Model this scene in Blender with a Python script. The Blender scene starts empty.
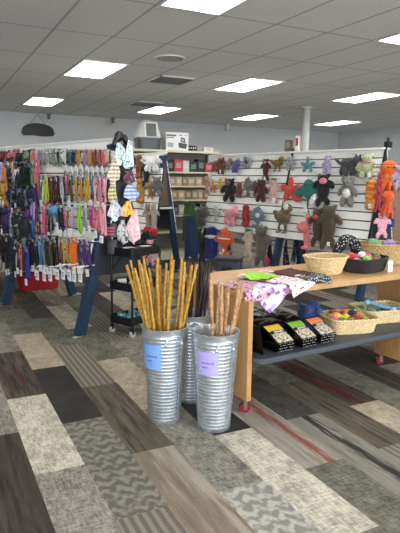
import bpy, bmesh, math, random
from math import sin, cos, pi, radians, atan2, sqrt, tan
from mathutils import Vector, Matrix, Euler, noise
random.seed(7)
SC = bpy.context.scene
COL = SC.collection

# ------------------------------------------------------------------ camera frame
F_PX = 548.0; PITCH = radians(9.04); HC = 1.45; ROLL = radians(.78); AZ = radians(26.5)
CEIL = HC + 1.461
ca, sa = cos(AZ), sin(AZ)
def c2w(x, y):                       # standing at the camera (right, forward) -> room axes
    return (x*ca + y*sa, -x*sa + y*ca)
def wang(a): return a - AZ
def ray(x, y):
    u, v = x-200, y-266.5
    u, v = u*cos(ROLL)+v*sin(ROLL), -u*sin(ROLL)+v*cos(ROLL)
    cx, cy = u/F_PX, -v/F_PX
    return (cx, cos(PITCH)+cy*sin(PITCH), -sin(PITCH)+cy*cos(PITCH))
def onz(x, y, z):
    r = ray(x, y); t = (z-HC)/r[2]
    return (r[0]*t, r[1]*t)
def onwall(x, y, a):                 # point on the room plane Y = a
    r = ray(x, y); d = -r[0]*sa + r[1]*ca; t = a/d
    w = c2w(r[0]*t, r[1]*t)
    return (w[0], a, HC + r[2]*t)

# ------------------------------------------------------------------ materials
MATS = {}
def nodes_of(m):
    m.use_nodes = True
    nt = m.node_tree
    return nt, nt.nodes, nt.links, nt.nodes['Principled BSDF']
def lin(c):
    return tuple(((v/12.92) if v <= .04045 else ((v+.055)/1.055)**2.4) for v in c)
def ramp(ns, stops):
    r = ns.new('ShaderNodeValToRGB')
    while len(r.color_ramp.elements) < len(stops): r.color_ramp.elements.new(.5)
    for e, (p, c) in zip(r.color_ramp.elements, stops):
        e.position = p; e.color = (*c, 1)
    return r
def coords(ns, ls, scale=(1, 1, 1), rot=(0, 0, 0)):
    tc = ns.new('ShaderNodeTexCoord'); mp = ns.new('ShaderNodeMapping')
    mp.inputs['Scale'].default_value = scale; mp.inputs['Rotation'].default_value = rot
    ls.new(tc.outputs['Object'], mp.inputs['Vector'])
    return mp.outputs['Vector']
def mat(c, kind='fabric', c2=None, scale=None, rough=None):
    """c, c2 are sRGB 0-1"""
    key = (c, kind, c2, scale, rough)
    if key in MATS: return MATS[key]
    m = bpy.data.materials.new('%s_material' % kind)
    nt, ns, ls, b = nodes_of(m)
    L = lin(c)
    dark = tuple(v*.72 for v in L); lite = tuple(min(1, v*1.18) for v in L)
    if kind in ('spots', 'print', 'stripes', 'checks') and c2:
        L2 = lin(c2)
    if kind == 'fabric':
        v = coords(ns, ls, (scale or 60,)*3)
        n = ns.new('ShaderNodeTexNoise'); n.inputs['Detail'].default_value = 3; ls.new(v, n.inputs['Vector'])
        n.inputs['Scale'].default_value = 1
        r = ramp(ns, [(.3, dark), (.7, lite)]); ls.new(n.outputs['Fac'], r.inputs['Fac'])
        ls.new(r.outputs['Color'], b.inputs['Base Color'])
        bp = ns.new('ShaderNodeBump'); bp.inputs['Strength'].default_value = .3; bp.inputs['Distance'].default_value = .004
        ls.new(n.outputs['Fac'], bp.inputs['Height']); ls.new(bp.outputs['Normal'], b.inputs['Normal'])
        b.inputs['Roughness'].default_value = rough or .85
    elif kind == 'plush':
        v = coords(ns, ls, (scale or 90,)*3)
        n = ns.new('ShaderNodeTexNoise'); n.inputs['Scale'].default_value = 1; n.inputs['Detail'].default_value = 4
        ls.new(v, n.inputs['Vector'])
        L2 = lin(c2) if c2 else dark
        r = ramp(ns, [(.35, L2), (.6, L)]); ls.new(n.outputs['Fac'], r.inputs['Fac'])
        ls.new(r.outputs['Color'], b.inputs['Base Color'])
        bp = ns.new('ShaderNodeBump'); bp.inputs['Strength'].default_value = .7; bp.inputs['Distance'].default_value = .012
        ls.new(n.outputs['Fac'], bp.inputs['Height']); ls.new(bp.outputs['Normal'], b.inputs['Normal'])
        b.inputs['Roughness'].default_value = .95
        b.inputs['Sheen Weight'].default_value = .3
    elif kind in ('spots', 'print'):
        v = coords(ns, ls, (scale or 40,)*3)
        n = ns.new('ShaderNodeTexVoronoi'); n.inputs['Scale'].default_value = 1; ls.new(v, n.inputs['Vector'])
        if kind == 'spots':
            r = ramp(ns, [(rough or .33, L2), ((rough or .33)+.07, L)]); ls.new(n.outputs['Distance'], r.inputs['Fac'])
            ls.new(r.outputs['Color'], b.inputs['Base Color'])
        else:
            sep = ns.new('ShaderNodeSeparateColor'); ls.new(n.outputs['Color'], sep.inputs['Color'])
            mid = tuple((a*.5+d*.5) for a, d in zip(L, L2))
            r = ramp(ns, [(.3, L), (.45, L2), (.62, mid), (.8, L)]); r.color_ramp.interpolation = 'CONSTANT'
            ls.new(sep.outputs['Red'], r.inputs['Fac']); ls.new(r.outputs['Color'], b.inputs['Base Color'])
        b.inputs['Roughness'].default_value = .85
    elif kind in ('stripes', 'checks'):
        v = coords(ns, ls)
        n = ns.new('ShaderNodeTexWave'); n.bands_direction = 'Z'; n.inputs['Scale'].default_value = scale or 12
        n.inputs['Distortion'].default_value = 1.0
        ls.new(v, n.inputs['Vector'])
        r = ramp(ns, [(.45, L), (.55, L2)]); ls.new(n.outputs['Fac'], r.inputs['Fac'])
        ls.new(r.outputs['Color'], b.inputs['Base Color']); b.inputs['Roughness'].default_value = .8
    elif kind == 'paint':
        v = coords(ns, ls, (scale or 9,)*3)
        n = ns.new('ShaderNodeTexNoise'); n.inputs['Scale'].default_value = 1; ls.new(v, n.inputs['Vector'])
        r = ramp(ns, [(.2, tuple(x*.93 for x in L)), (.8, L)]); ls.new(n.outputs['Fac'], r.inputs['Fac'])
        ls.new(r.outputs['Color'], b.inputs['Base Color']); b.inputs['Roughness'].default_value = rough or .5
    elif kind == 'plastic':
        v = coords(ns, ls, (30,)*3)
        n = ns.new('ShaderNodeTexNoise'); n.inputs['Scale'].default_value = 1; ls.new(v, n.inputs['Vector'])
        r = ramp(ns, [(.3, tuple(x*.9 for x in L)), (.7, L)]); ls.new(n.outputs['Fac'], r.inputs['Fac'])
        ls.new(r.outputs['Color'], b.inputs['Base Color']); b.inputs['Roughness'].default_value = rough or .35
    elif kind == 'metal':
        v = coords(ns, ls, (40,)*3)
        n = ns.new('ShaderNodeTexNoise'); n.inputs['Scale'].default_value = 1; ls.new(v, n.inputs['Vector'])
        r = ramp(ns, [(.3, tuple(x*.8 for x in L)), (.7, L)]); ls.new(n.outputs['Fac'], r.inputs['Fac'])
        ls.new(r.outputs['Color'], b.inputs['Base Color'])
        b.inputs['Metallic'].default_value = 1; b.inputs['Roughness'].default_value = rough or .35
    elif kind == 'galvanized':
        v = coords(ns, ls, (26, 26, 26))
        n = ns.new('ShaderNodeTexVoronoi'); n.inputs['Scale'].default_value = 1; ls.new(v, n.inputs['Vector'])
        r = ramp(ns, [(.0, tuple(x*.8 for x in L)), (.6, L)])
        sep = ns.new('ShaderNodeSeparateColor'); ls.new(n.outputs['Color'], sep.inputs['Color'])
        ls.new(sep.outputs['Red'], r.inputs['Fac'])
        ls.new(r.outputs['Color'], b.inputs['Base Color'])
        b.inputs['Metallic'].default_value = .8; b.inputs['Roughness'].default_value = .34
    elif kind == 'wood':
        v = coords(ns, ls, (3, 3, 3))
        n = ns.new('ShaderNodeTexNoise'); n.inputs['Scale'].default_value = 2.5; n.inputs['Detail'].default_value = 6
        mp = ns.new('ShaderNodeMapping'); mp.inputs['Scale'].default_value = (1.2, 14, 1.2) if scale != 2 else (14, 14, .9)
        ls.new(v, mp.inputs['Vector']); ls.new(mp.outputs['Vector'], n.inputs['Vector'])
        L2 = lin(c2) if c2 else dark
        r = ramp(ns, [(.3, L2), (.7, L)]); ls.new(n.outputs['Fac'], r.inputs['Fac'])
        ls.new(r.outputs['Color'], b.inputs['Base Color']); b.inputs['Roughness'].default_value = rough or .42
    elif kind == 'twist':
        v = coords(ns, ls, (scale or 55,)*3)
        n = ns.new('ShaderNodeTexNoise'); n.inputs['Scale'].default_value = 1; n.inputs['Detail'].default_value = 5
        ls.new(v, n.inputs['Vector'])
        L2 = lin(c2) if c2 else dark
        r = ramp(ns, [(.35, L2), (.65, L)]); ls.new(n.outputs['Fac'], r.inputs['Fac'])
        ls.new(r.outputs['Color'], b.inputs['Base Color']); b.inputs['Roughness'].default_value = .5
        bp = ns.new('ShaderNodeBump'); bp.inputs['Strength'].default_value = .6; bp.inputs['Distance'].default_value = .006
        ls.new(n.outputs['Fac'], bp.inputs['Height']); ls.new(bp.outputs['Normal'], b.inputs['Normal'])
    MATS[key] = m
    return m
def emit(c, s):
    m = bpy.data.materials.new('lamp_diffuser_material'); nt, ns, ls, b = nodes_of(m)
    b.inputs['Base Color'].default_value = (.9, .9, .9, 1)
    b.inputs['Emission Color'].default_value = (*c, 1)
    v = coords(ns, ls); w = ns.new('ShaderNodeTexWave'); w.bands_direction = 'X'; w.inputs['Scale'].default_value = 1.1
    w.inputs['Distortion'].default_value = .6
    ls.new(v, w.inputs['Vector']); mr = ns.new('ShaderNodeMapRange'); ls.new(w.outputs['Fac'], mr.inputs['Value'])
    mr.inputs['To Min'].default_value = s*.8; mr.inputs['To Max'].default_value = s*1.15
    ls.new(mr.outputs['Result'], b.inputs['Emission Strength'])
    return m

WHITE = (.93, .93, .91); BLACK = (.05, .05, .055)
M_SLAT = mat((.95, .95, .93), 'paint'); M_GROOVE = mat((.25, .25, .26), 'paint')
M_NAVY = mat((.115, .205, .30), 'paint', None, None, .35)
M_BLACK = mat(BLACK, 'plastic'); M_CARD = mat((.95, .95, .96), 'paint'); M_INK = mat((.18, .18, .2), 'paint')
M_CHROME = mat((.75, .76, .77), 'metal'); M_BLACKMETAL = mat((.07, .07, .08), 'plastic', None, None, .4)
M_GALV = mat((.82, .85, .88), 'galvanized'); M_GALVL = mat((.86, .87, .88), 'galvanized')
M_OAK = mat((.78, .62, .42), 'wood', (.69, .53, .34)); M_OAKV = mat((.74, .57, .37), 'wood', (.65, .48, .29), 2)

# ------------------------------------------------------------------ mesh builder
class MB:
    def __init__(s): s.v = []; s.f = []; s.mi = []
    def add(s, vs, fs, mi=0):
        o = len(s.v); s.v += [tuple(v) for v in vs]
        s.f += [tuple(i+o for i in f) for f in fs]; s.mi += [mi]*len(fs)
        return s
    def box(s, x0, x1, y0, y1, z0, z1, mi=0, M=None):
        vs = [Vector(p) for p in ((x0,y0,z0),(x1,y0,z0),(x1,y1,z0),(x0,y1,z0),(x0,y0,z1),(x1,y0,z1),(x1,y1,z1),(x0,y1,z1))]
        if M: vs = [M @ v for v in vs]
        return s.add(vs, [(0,3,2,1),(4,5,6,7),(0,1,5,4),(1,2,6,5),(2,3,7,6),(3,0,4,7)], mi)
    def rbox(s, x0, x1, y0, y1, z0, z1, r=.01, mi=0, M=None, seg=3):
        """box with rounded vertical corners and softened top / bottom edges"""
        r = min(r, (x1-x0)*.49, (y1-y0)*.49)
        def ring(ins, z):
            out = []
            for cx, cy, a0 in ((x1-r, y1-r, 0), (x0+r, y1-r, pi/2), (x0+r, y0+r, pi), (x1-r, y0+r, 1.5*pi)):
                for k in range(seg+1):
                    a = a0 + k*pi/2/seg
                    out.append(Vector((cx+(r-ins)*cos(a), cy+(r-ins)*sin(a), z)))
            return out
        e = min(r*.5, (z1-z0)*.25)
        rs = [ring(e, z0), ring(0, z0+e), ring(0, z1-e), ring(e, z1)]
        n = len(rs[0]); vs = [v for q in rs for v in q]
        if M: vs = [M @ v for v in vs]
        fs = [tuple(range(n-1, -1, -1)), tuple(range(3*n, 4*n))]
        for q in range(3):
            for k in range(n): fs.append((q*n+k, q*n+(k+1) % n, (q+1)*n+(k+1) % n, (q+1)*n+k))
        return s.add(vs, fs, mi)
    def tube(s, pts, r, n=8, mi=0, flat=1.0, side=None, closed=False, cap=True):
        """sweep; r number or list; flat squashes the section along the direction `side` x tangent"""
        pts = [Vector(p) for p in pts]; N = len(pts)
        rs = r if isinstance(r, (list, tuple)) else [r]*N
        vs = []; up = Vector(side) if side else None; prev = None
        for i, p in enumerate(pts):
            a = pts[i-1] if (i > 0 or closed) else pts[i]; b = pts[(i+1) % N] if (i < N-1 or closed) else pts[i]
            t = (b-a).normalized() if (b-a).length > 1e-9 else Vector((0, 0, 1))
            if up is not None:
                u = (up - t*up.dot(t))
                if u.length < 1e-4: u = prev or t.orthogonal()
                u.normalize()
            else:
                u = (prev - t*prev.dot(t)) if prev else t.orthogonal()
                if u.length < 1e-5: u = t.orthogonal()
                u.normalize()
            prev = u; w = t.cross(u)
            for k in range(n):
                an = 2*pi*k/n
                vs.append(p + u*cos(an)*rs[i] + w*sin(an)*rs[i]*flat)
        fs = []
        for i in range(N if closed else N-1):
            j = (i+1) % N
            for k in range(n): fs.append((i*n+k, i*n+(k+1) % n, j*n+(k+1) % n, j*n+k))
        if cap and not closed:
            fs.append(tuple(range(n-1, -1, -1))); fs.append(tuple(range((N-1)*n, N*n)))
        return s.add(vs, fs, mi)
    def lathe(s, prof, n=32, mi=0, M=None, sx=1, sy=1, power=2.0, close=False):
        """prof: (radius, z); superellipse section of the given power"""
        vs = []
        for r, z in prof:
            for k in range(n):
                a = 2*pi*k/n; c, d = cos(a), sin(a)
                q = (abs(c)**power + abs(d)**power)**(-1/power)
                vs.append(Vector((r*sx*c*q, r*sy*d*q, z)))
        if M: vs = [M @ v for v in vs]
        fs = []; N = len(prof)
        for i in range(N-1):
            for k in range(n): fs.append((i*n+k, i*n+(k+1) % n, (i+1)*n+(k+1) % n, (i+1)*n+k))
        if not close:
            if prof[0][0] > 1e-5: fs.append(tuple(range(n-1, -1, -1)))
            if prof[-1][0] > 1e-5: fs.append(tuple(range((N-1)*n, N*n)))
        return s.add(vs, fs, mi)
    def ell(s, c, r, rot=(0, 0, 0), nu=14, nv=9, mi=0):
        R = Euler(rot).to_matrix(); vs = []; fs = []
        c = Vector(c)
        for j in range(nv+1):
            ph = pi*j/nv
            for i in range(nu):
                th = 2*pi*i/nu
                vs.append(c + R @ Vector((r[0]*sin(ph)*cos(th), r[1]*sin(ph)*sin(th), r[2]*cos(ph))))
        for j in range(nv):
            for i in range(nu):
                fs.append((j*nu+i, (j+1)*nu+i, (j+1)*nu+(i+1) % nu, j*nu+(i+1) % nu))
        return s.add(vs, fs, mi)
    def sheet(s, fn, nu, nv, th=.004, mi=0):
        """fn(u, v) -> point; a cloth with thickness th"""
        P = [[Vector(fn(i/nu, j/nv)) for i in range(nu+1)] for j in range(nv+1)]
        top = []; bot = []
        for j in range(nv+1):
            for i in range(nu+1):
                du = P[j][min(i+1, nu)]-P[j][max(i-1, 0)]; dv = P[min(j+1, nv)][i]-P[max(j-1, 0)][i]
                nn = du.cross(dv)
                nn = nn.normalized() if nn.length > 1e-12 else Vector((0, 0, 1))
                top.append(P[j][i]+nn*th/2); bot.append(P[j][i]-nn*th/2)
        W = nu+1; K = len(top); fs = []
        for j in range(nv):
            for i in range(nu):
                a, b, c, d = j*W+i, j*W+i+1, (j+1)*W+i+1, (j+1)*W+i
                fs.append((a, b, c, d)); fs.append((d+K, c+K, b+K, a+K))
        for i in range(nu):
            fs.append((i+1, i, i+K, i+1+K)); a = nv*W+i; fs.append((a, a+1, a+1+K, a+K))
        for j in range(nv):
            a = j*W; fs.append((a, a+W, a+W+K, a+K)); a = j*W+nu; fs.append((a+W, a, a+K, a+W+K))
        return s.add(top+bot, fs, mi)
    def mesh(s, name, mats, smooth=True, angle=40):
        me = bpy.data.meshes.new(name)
        me.from_pydata(s.v, [], s.f)
        for m in (mats if isinstance(mats, (list, tuple)) else [mats]): me.materials.append(m)
        me.polygons.foreach_set('material_index', s.mi)
        bm = bmesh.new(); bm.from_mesh(me); bmesh.ops.recalc_face_normals(bm, faces=bm.faces); bm.to_mesh(me); bm.free()
        if smooth:
            me.polygons.foreach_set('use_smooth', [True]*len(me.polygons))
            try: me.set_sharp_from_angle(angle=radians(angle))
            except Exception: pass
        me.update()
        return me
    def build(s, name, mats, parent=None, smooth=True, angle=40):
        o = bpy.data.objects.new(name, s.mesh(name, mats, smooth, angle)); COL.objects.link(o)
        if parent: o.parent = parent
        return o
    def remesh(s, name, mats, parent=None, voxel=.008, smooth_it=3, fuzz=0.):
        """fuse overlapping blobs into one continuous skin"""
        tmp = bpy.data.objects.new('tmp', s.mesh(name, mats)); COL.objects.link(tmp)
        md = tmp.modifiers.new('r', 'REMESH'); md.mode = 'VOXEL'; md.voxel_size = voxel; md.use_smooth_shade = True
        sm = tmp.modifiers.new('s', 'SMOOTH'); sm.iterations = smooth_it
        dg = bpy.context.evaluated_depsgraph_get(); dg.update()
        me = bpy.data.meshes.new_from_object(tmp.evaluated_get(dg)); me.name = name
        bpy.data.objects.remove(tmp)
        for v in me.vertices:                     # tufted, uneven nap
            v.co += v.normal*(fuzz*noise.noise(v.co*75) + fuzz*.7*noise.noise(v.co*150))
        me.materials.clear()
        for m in (mats if isinstance(mats, (list, tuple)) else [mats]): me.materials.append(m)
        me.polygons.foreach_set('use_smooth', [True]*len(me.polygons))
        o = bpy.data.objects.new(name, me); COL.objects.link(o)
        if parent: o.parent = parent
        return o

LABELS = []
def tag(o, label=None, cat=None, group=None, kind=None):
    if label: o['label'] = label; LABELS.append(label)
    if cat: o['category'] = cat
    if group: o['group'] = group
    if kind: o['kind'] = kind
    return o
def empty(name, loc, rz=0, label=None, cat=None, group=None):
    o = bpy.data.objects.new(name, None); COL.objects.link(o); o.empty_display_size = .05
    o.location = loc; o.rotation_euler = (0, 0, rz)
    return tag(o, label, cat, group)
def structure(mb, name, m, **k):
    o = mb.build(name, m, None, False); o['kind'] = 'structure'; return o

# ------------------------------------------------------------------ room shell
X0, X1, Y0, Y1 = -5.0, 11.35, -3.2, 13.45
def carpet(c1, c2, style='mottle', c3=None):
    m = bpy.data.materials.new('carpet_%s' % style); nt, ns, ls, b = nodes_of(m)
    A, B = lin(c1), lin(c2); Cc = lin(c3) if c3 else A
    A, B, Cc = [(v[0]*.98, v[1]*.945, v[2]*.87) for v in (A, B, Cc)]
    out = None
    fine = ns.new('ShaderNodeTexNoise'); fine.inputs['Scale'].default_value = 170; fine.inputs['Detail'].default_value = 2
    ls.new(coords(ns, ls), fine.inputs['Vector'])
    if style in ('mottle', 'crumple'):
        acc = None
        for sc, wt, dt in (((95, 16, 1), .34, 2), ((17, 80, 1), .30, 2), ((9, 7, 1) if style == 'mottle' else (13, 10, 1), .36, 6)):
            n = ns.new('ShaderNodeTexNoise'); n.inputs['Scale'].default_value = 1; n.inputs['Detail'].default_value = dt
            n.inputs['Roughness'].default_value = .65; n.inputs['Distortion'].default_value = .8 if (style == 'crumple' and wt == .36) else 0
            ls.new(coords(ns, ls, sc), n.inputs['Vector'])
            a_ = ns.new('ShaderNodeMath'); a_.operation = 'MULTIPLY_ADD'; a_.inputs[1].default_value = wt; a_.inputs[2].default_value = 0
            ls.new(n.outputs['Fac'], a_.inputs[0])
            if acc: ls.new(acc, a_.inputs[2])
            acc = a_.outputs[0]
        r = ramp(ns, [(.42, B), (.58, A)]); ls.new(acc, r.inputs['Fac']); out = r.outputs['Color']
    elif style == 'streak':
        n = ns.new('ShaderNodeTexNoise'); n.inputs['Scale'].default_value = 1; n.inputs['Detail'].default_value = 6
        n.inputs['Roughness'].default_value = .65
        ls.new(coords(ns, ls, (26, 2.2, 1)), n.inputs['Vector'])
        r = ramp(ns, [(.36, B), (.5, tuple((p+q)/2 for p, q in zip(A, B))), (.63, A)]); ls.new(n.outputs['Fac'], r.inputs['Fac'])
        n2 = ns.new('ShaderNodeTexNoise'); n2.inputs['Scale'].default_value = 1; n2.inputs['Detail'].default_value = 4
        ls.new(coords(ns, ls, (13, 1.1, 1)), n2.inputs['Vector'])
        r2 = ramp(ns, [(.5, (0, 0, 0)), (.62, (1, 1, 1))]); ls.new(n2.outputs['Fac'], r2.inputs['Fac'])
        mx = ns.new('ShaderNodeMix'); mx.data_type = 'RGBA'
        ls.new(r2.outputs['Color'], mx.inputs['Factor']); ls.new(r.outputs['Color'], mx.inputs['A'])
        mx.inputs['B'].default_value = (*Cc, 1); out = mx.outputs['Result']
    elif style == 'rib':
        w = ns.new('ShaderNodeTexWave'); w.bands_direction = 'X'; w.inputs['Scale'].default_value = 7.5
        w.inputs['Distortion'].default_value = .8; w.inputs['Detail'].default_value = 2
        ls.new(coords(ns, ls), w.inputs['Vector'])
        r = ramp(ns, [(.35, B), (.7, A)]); ls.new(w.outputs['Fac'], r.inputs['Fac']); out = r.outputs['Color']
    elif style == 'chevron':
        # herring-bone: stripes whose phase zig-zags across the plank, broken by a noise
        tc = ns.new('ShaderNodeTexCoord'); sp = ns.new('ShaderNodeSeparateXYZ'); ls.new(tc.outputs['Object'], sp.inputs['Vector'])
        pp = ns.new('ShaderNodeMath'); pp.operation = 'PINGPONG'; pp.inputs[1].default_value = .0417
        ls.new(sp.outputs['X'], pp.inputs[0])
        ad = ns.new('ShaderNodeMath'); ad.operation = 'ADD'; ls.new(pp.outputs[0], ad.inputs[0]); ls.new(sp.outputs['Y'], ad.inputs[1])
        ml = ns.new('ShaderNodeMath'); ml.operation = 'MULTIPLY'; ml.inputs[1].default_value = 2*pi/.082; ls.new(ad.outputs[0], ml.inputs[0])
        sn = ns.new('ShaderNodeMath'); sn.operation = 'SINE'; ls.new(ml.outputs[0], sn.inputs[0])
        n = ns.new('ShaderNodeTexNoise'); n.inputs['Scale'].default_value = 26; n.inputs['Detail'].default_value = 5
        ls.new(tc.outputs['Object'], n.inputs['Vector'])
        sc = ns.new('ShaderNodeMath'); sc.operation = 'MULTIPLY_ADD'; sc.inputs[1].default_value = .11; ls.new(sn.outputs[0], sc.inputs[0])
        ls.new(n.outputs['Fac'], sc.inputs[2])
        r = ramp(ns, [(.42, B), (.60, A)]); ls.new(sc.outputs[0], r.inputs['Fac']); out = r.outputs['Color']
    elif style == 'plain':
        n = ns.new('ShaderNodeTexNoise'); n.inputs['Scale'].default_value = 5; n.inputs['Detail'].default_value = 4
        ls.new(coords(ns, ls), n.inputs['Vector'])
        r = ramp(ns, [(.35, B), (.65, A)]); ls.new(n.outputs['Fac'], r.inputs['Fac']); out = r.outputs['Color']
    mx = ns.new('ShaderNodeMix'); mx.data_type = 'RGBA'; mx.blend_type = 'MULTIPLY'; mx.inputs['Factor'].default_value = .55
    rf = ramp(ns, [(.3, (.6, .6, .6)), (.7, (1.25, 1.25, 1.25))]); ls.new(fine.outputs['Fac'], rf.inputs['Fac'])
    ls.new(out, mx.inputs['A']); ls.new(rf.outputs['Color'], mx.inputs['B'])
    ls.new(mx.outputs['Result'], b.inputs['Base Color'])
    bp = ns.new('ShaderNodeBump'); bp.inputs['Strength'].default_value = .4; bp.inputs['Distance'].default_value = .004
    ls.new(fine.outputs['Fac'], bp.inputs['Height']); ls.new(bp.outputs['Normal'], b.inputs['Normal'])
    b.inputs['Roughness'].default_value = .9; b.inputs['Specular IOR Level'].default_value = .25
    return m
CP = {
 'black':  carpet((.21,.205,.21), (.15,.148,.15), 'plain'),
 'cream':  carpet((.80,.785,.735), (.56,.545,.51), 'mottle'),
 'red':    carpet((.38,.35,.33), (.12,.105,.11), 'streak', (.26,.13,.13)),
 'rib':    carpet((.51,.49,.46), (.385,.37,.35), 'rib'),
 'brown':  carpet((.43,.405,.365), (.20,.19,.18), 'streak', (.35,.315,.265)),
 'beige':  carpet((.71,.675,.61), (.53,.495,.44), 'mottle'),
 'chev':   carpet((.51,.50,.475), (.37,.365,.345), 'chevron'),
 'chevl':  carpet((.67,.665,.655), (.50,.50,.49), 'chevron'),
 'dkbrown':carpet((.31,.28,.265), (.15,.135,.13), 'streak', (.235,.21,.195)),
 'grey':   carpet((.58,.57,.545), (.36,.355,.34), 'mottle'),
 'crumple':carpet((.62,.60,.585), (.40,.39,.38), 'crumple'),
 'taupe':  carpet((.52,.485,.445), (.43,.395,.355), 'streak', (.60,.575,.54)),
 'orange': carpet((.63,.605,.575), (.45,.435,.42), 'streak', (.56,.54,.515)),
 'olive':  carpet((.48,.475,.435), (.29,.29,.265), 'mottle'),
 'gblack': carpet((.56,.55,.525), (.42,.41,.39), 'streak', (.48,.47,.45)),
 'char':   carpet((.33,.325,.315), (.21,.208,.2), 'mottle'),
}
def put_streak(m, x, w, y0, y1, colour):
    """a worn stripe woven lengthways into one plank style"""
    nt = m.node_tree; ns, ls = nt.nodes, nt.links; b = ns['Principled BSDF']
    src = b.inputs['Base Color'].links[0].from_socket
    tc = ns.new('ShaderNodeTexCoord'); sp = ns.new('ShaderNodeSeparateXYZ'); ls.new(tc.outputs['Object'], sp.inputs['Vector'])
    n = ns.new('ShaderNodeTexNoise'); n.inputs['Scale'].default_value = 1; n.inputs['Detail'].default_value = 5
    ls.new(coords(ns, ls, (48, 4.5, 1)), n.inputs['Vector'])
    d = ns.new('ShaderNodeMath'); d.operation = 'SUBTRACT'; d.inputs[1].default_value = x; ls.new(sp.outputs['X'], d.inputs[0])
    a = ns.new('ShaderNodeMath'); a.operation = 'ABSOLUTE'; ls.new(d.outputs[0], a.inputs[0])
    q = ns.new('ShaderNodeMath'); q.operation = 'MULTIPLY_ADD'; q.inputs[1].default_value = -.45/w; q.inputs[2].default_value = .43; ls.new(a.outputs[0], q.inputs[0])
    s2 = ns.new('ShaderNodeMath'); s2.operation = 'ADD'; ls.new(q.outputs[0], s2.inputs[0]); ls.new(n.outputs['Fac'], s2.inputs[1])
    r = ramp(ns, [(.66, (0, 0, 0)), (.86, (1, 1, 1))]); ls.new(s2.outputs[0], r.inputs['Fac'])
    mx = ns.new('ShaderNodeMix'); mx.data_type = 'RGBA'; ls.new(r.outputs['Color'], mx.inputs['Factor'])
    ls.new(src, mx.inputs['A']); mx.inputs['B'].default_value = (*lin(colour), 1)
    ls.new(mx.outputs['Result'], b.inputs['Base Color'])
put_streak(CP['orange'], 1.825, .06, 2, 3, (.49, .29, .23))
put_streak(CP['gblack'], 2.035, .07, 2, 3, (.17, .165, .165))
put_streak(CP['red'], 2.50, .09, 2, 3, (.29, .115, .12))
ROWS = {   # row index -> {joint index: style}; row k spans X .65+.25k, planks 1.03 m long
 -4: {0:'grey', 1:'beige', 2:'char', 3:'olive'},
 -3: {0:'chev', 1:'grey', 2:'taupe', 3:'beige'},
 -2: {0:'dkbrown', 1:'grey', 2:'crumple', 3:'taupe', -1:'grey'},
 -1: {0:'cream', -1:'crumple', 1:'red', 2:'grey', 3:'olive'},
  0: {0:'chev', 1:'black', 2:'beige', -1:'rib', 3:'olive', 4:'brown'},
  1: {0:'brown', -1:'taupe', 1:'rib', 2:'olive', 3:'char', 4:'brown'},
  2: {0:'grey', 1:'beige', 2:'olive', 3:'cream', -1:'chevl', 4:'taupe'},
  3: {0:'black', -1:'cream', 1:'grey', 2:'rib', 3:'olive', 4:'taupe'},
  4: {0:'orange', -1:'olive', 1:'olive', 2:'grey', 3:'char'},
  5: {0:'char', -1:'gblack', 1:'olive', 2:'taupe', 3:'beige'},
  6: {0:'brown', 1:'olive', -1:'rib', 2:'grey', 3:'char'},
  7: {0:'red', -1:'beige', 1:'olive', 2:'char', 3:'grey'},
  8: {0:'olive', 1:'gblack', 2:'beige', 3:'brown', -1:'grey'},
  9: {0:'dkbrown', 1:'beige', -1:'olive', 2:'char'},
 10: {0:'grey', 1:'dkbrown', 2:'olive', 3:'taupe'},
}
def make_floor():
    keys = list(CP); mb = MB(); rnd = random.Random(3)
    pool = ['grey', 'olive', 'taupe', 'beige', 'char', 'rib', 'brown', 'gblack', 'chev', 'black', 'crumple', 'dkbrown']
    k0 = int((X0-.65)/.25)-1; k1 = int((X1-.65)/.25)+1
    for k in range(k0, k1+1):
        xa, xb = max(X0, .65+.25*k), min(X1, .9+.25*k)
        if xb <= xa: continue
        off = 2.08 if k % 2 == 0 else 2.595
        for j in range(-7, 13):
            ya, yb = max(Y0, off+1.03*j), min(Y1, off+1.03*(j+1))
            if yb <= ya: continue
            st = ROWS.get(k, {}).get(j) or rnd.choice(pool)
            mb.add([(xa,ya,0),(xb,ya,0),(xb,yb,0),(xa,yb,0)], [(0,1,2,3)], keys.index(st))
    mb.box(X0, X1, Y0, Y1, -.1, -.002, 0)
    structure(mb, 'floor', [CP[k] for k in keys])
make_floor()

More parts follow.
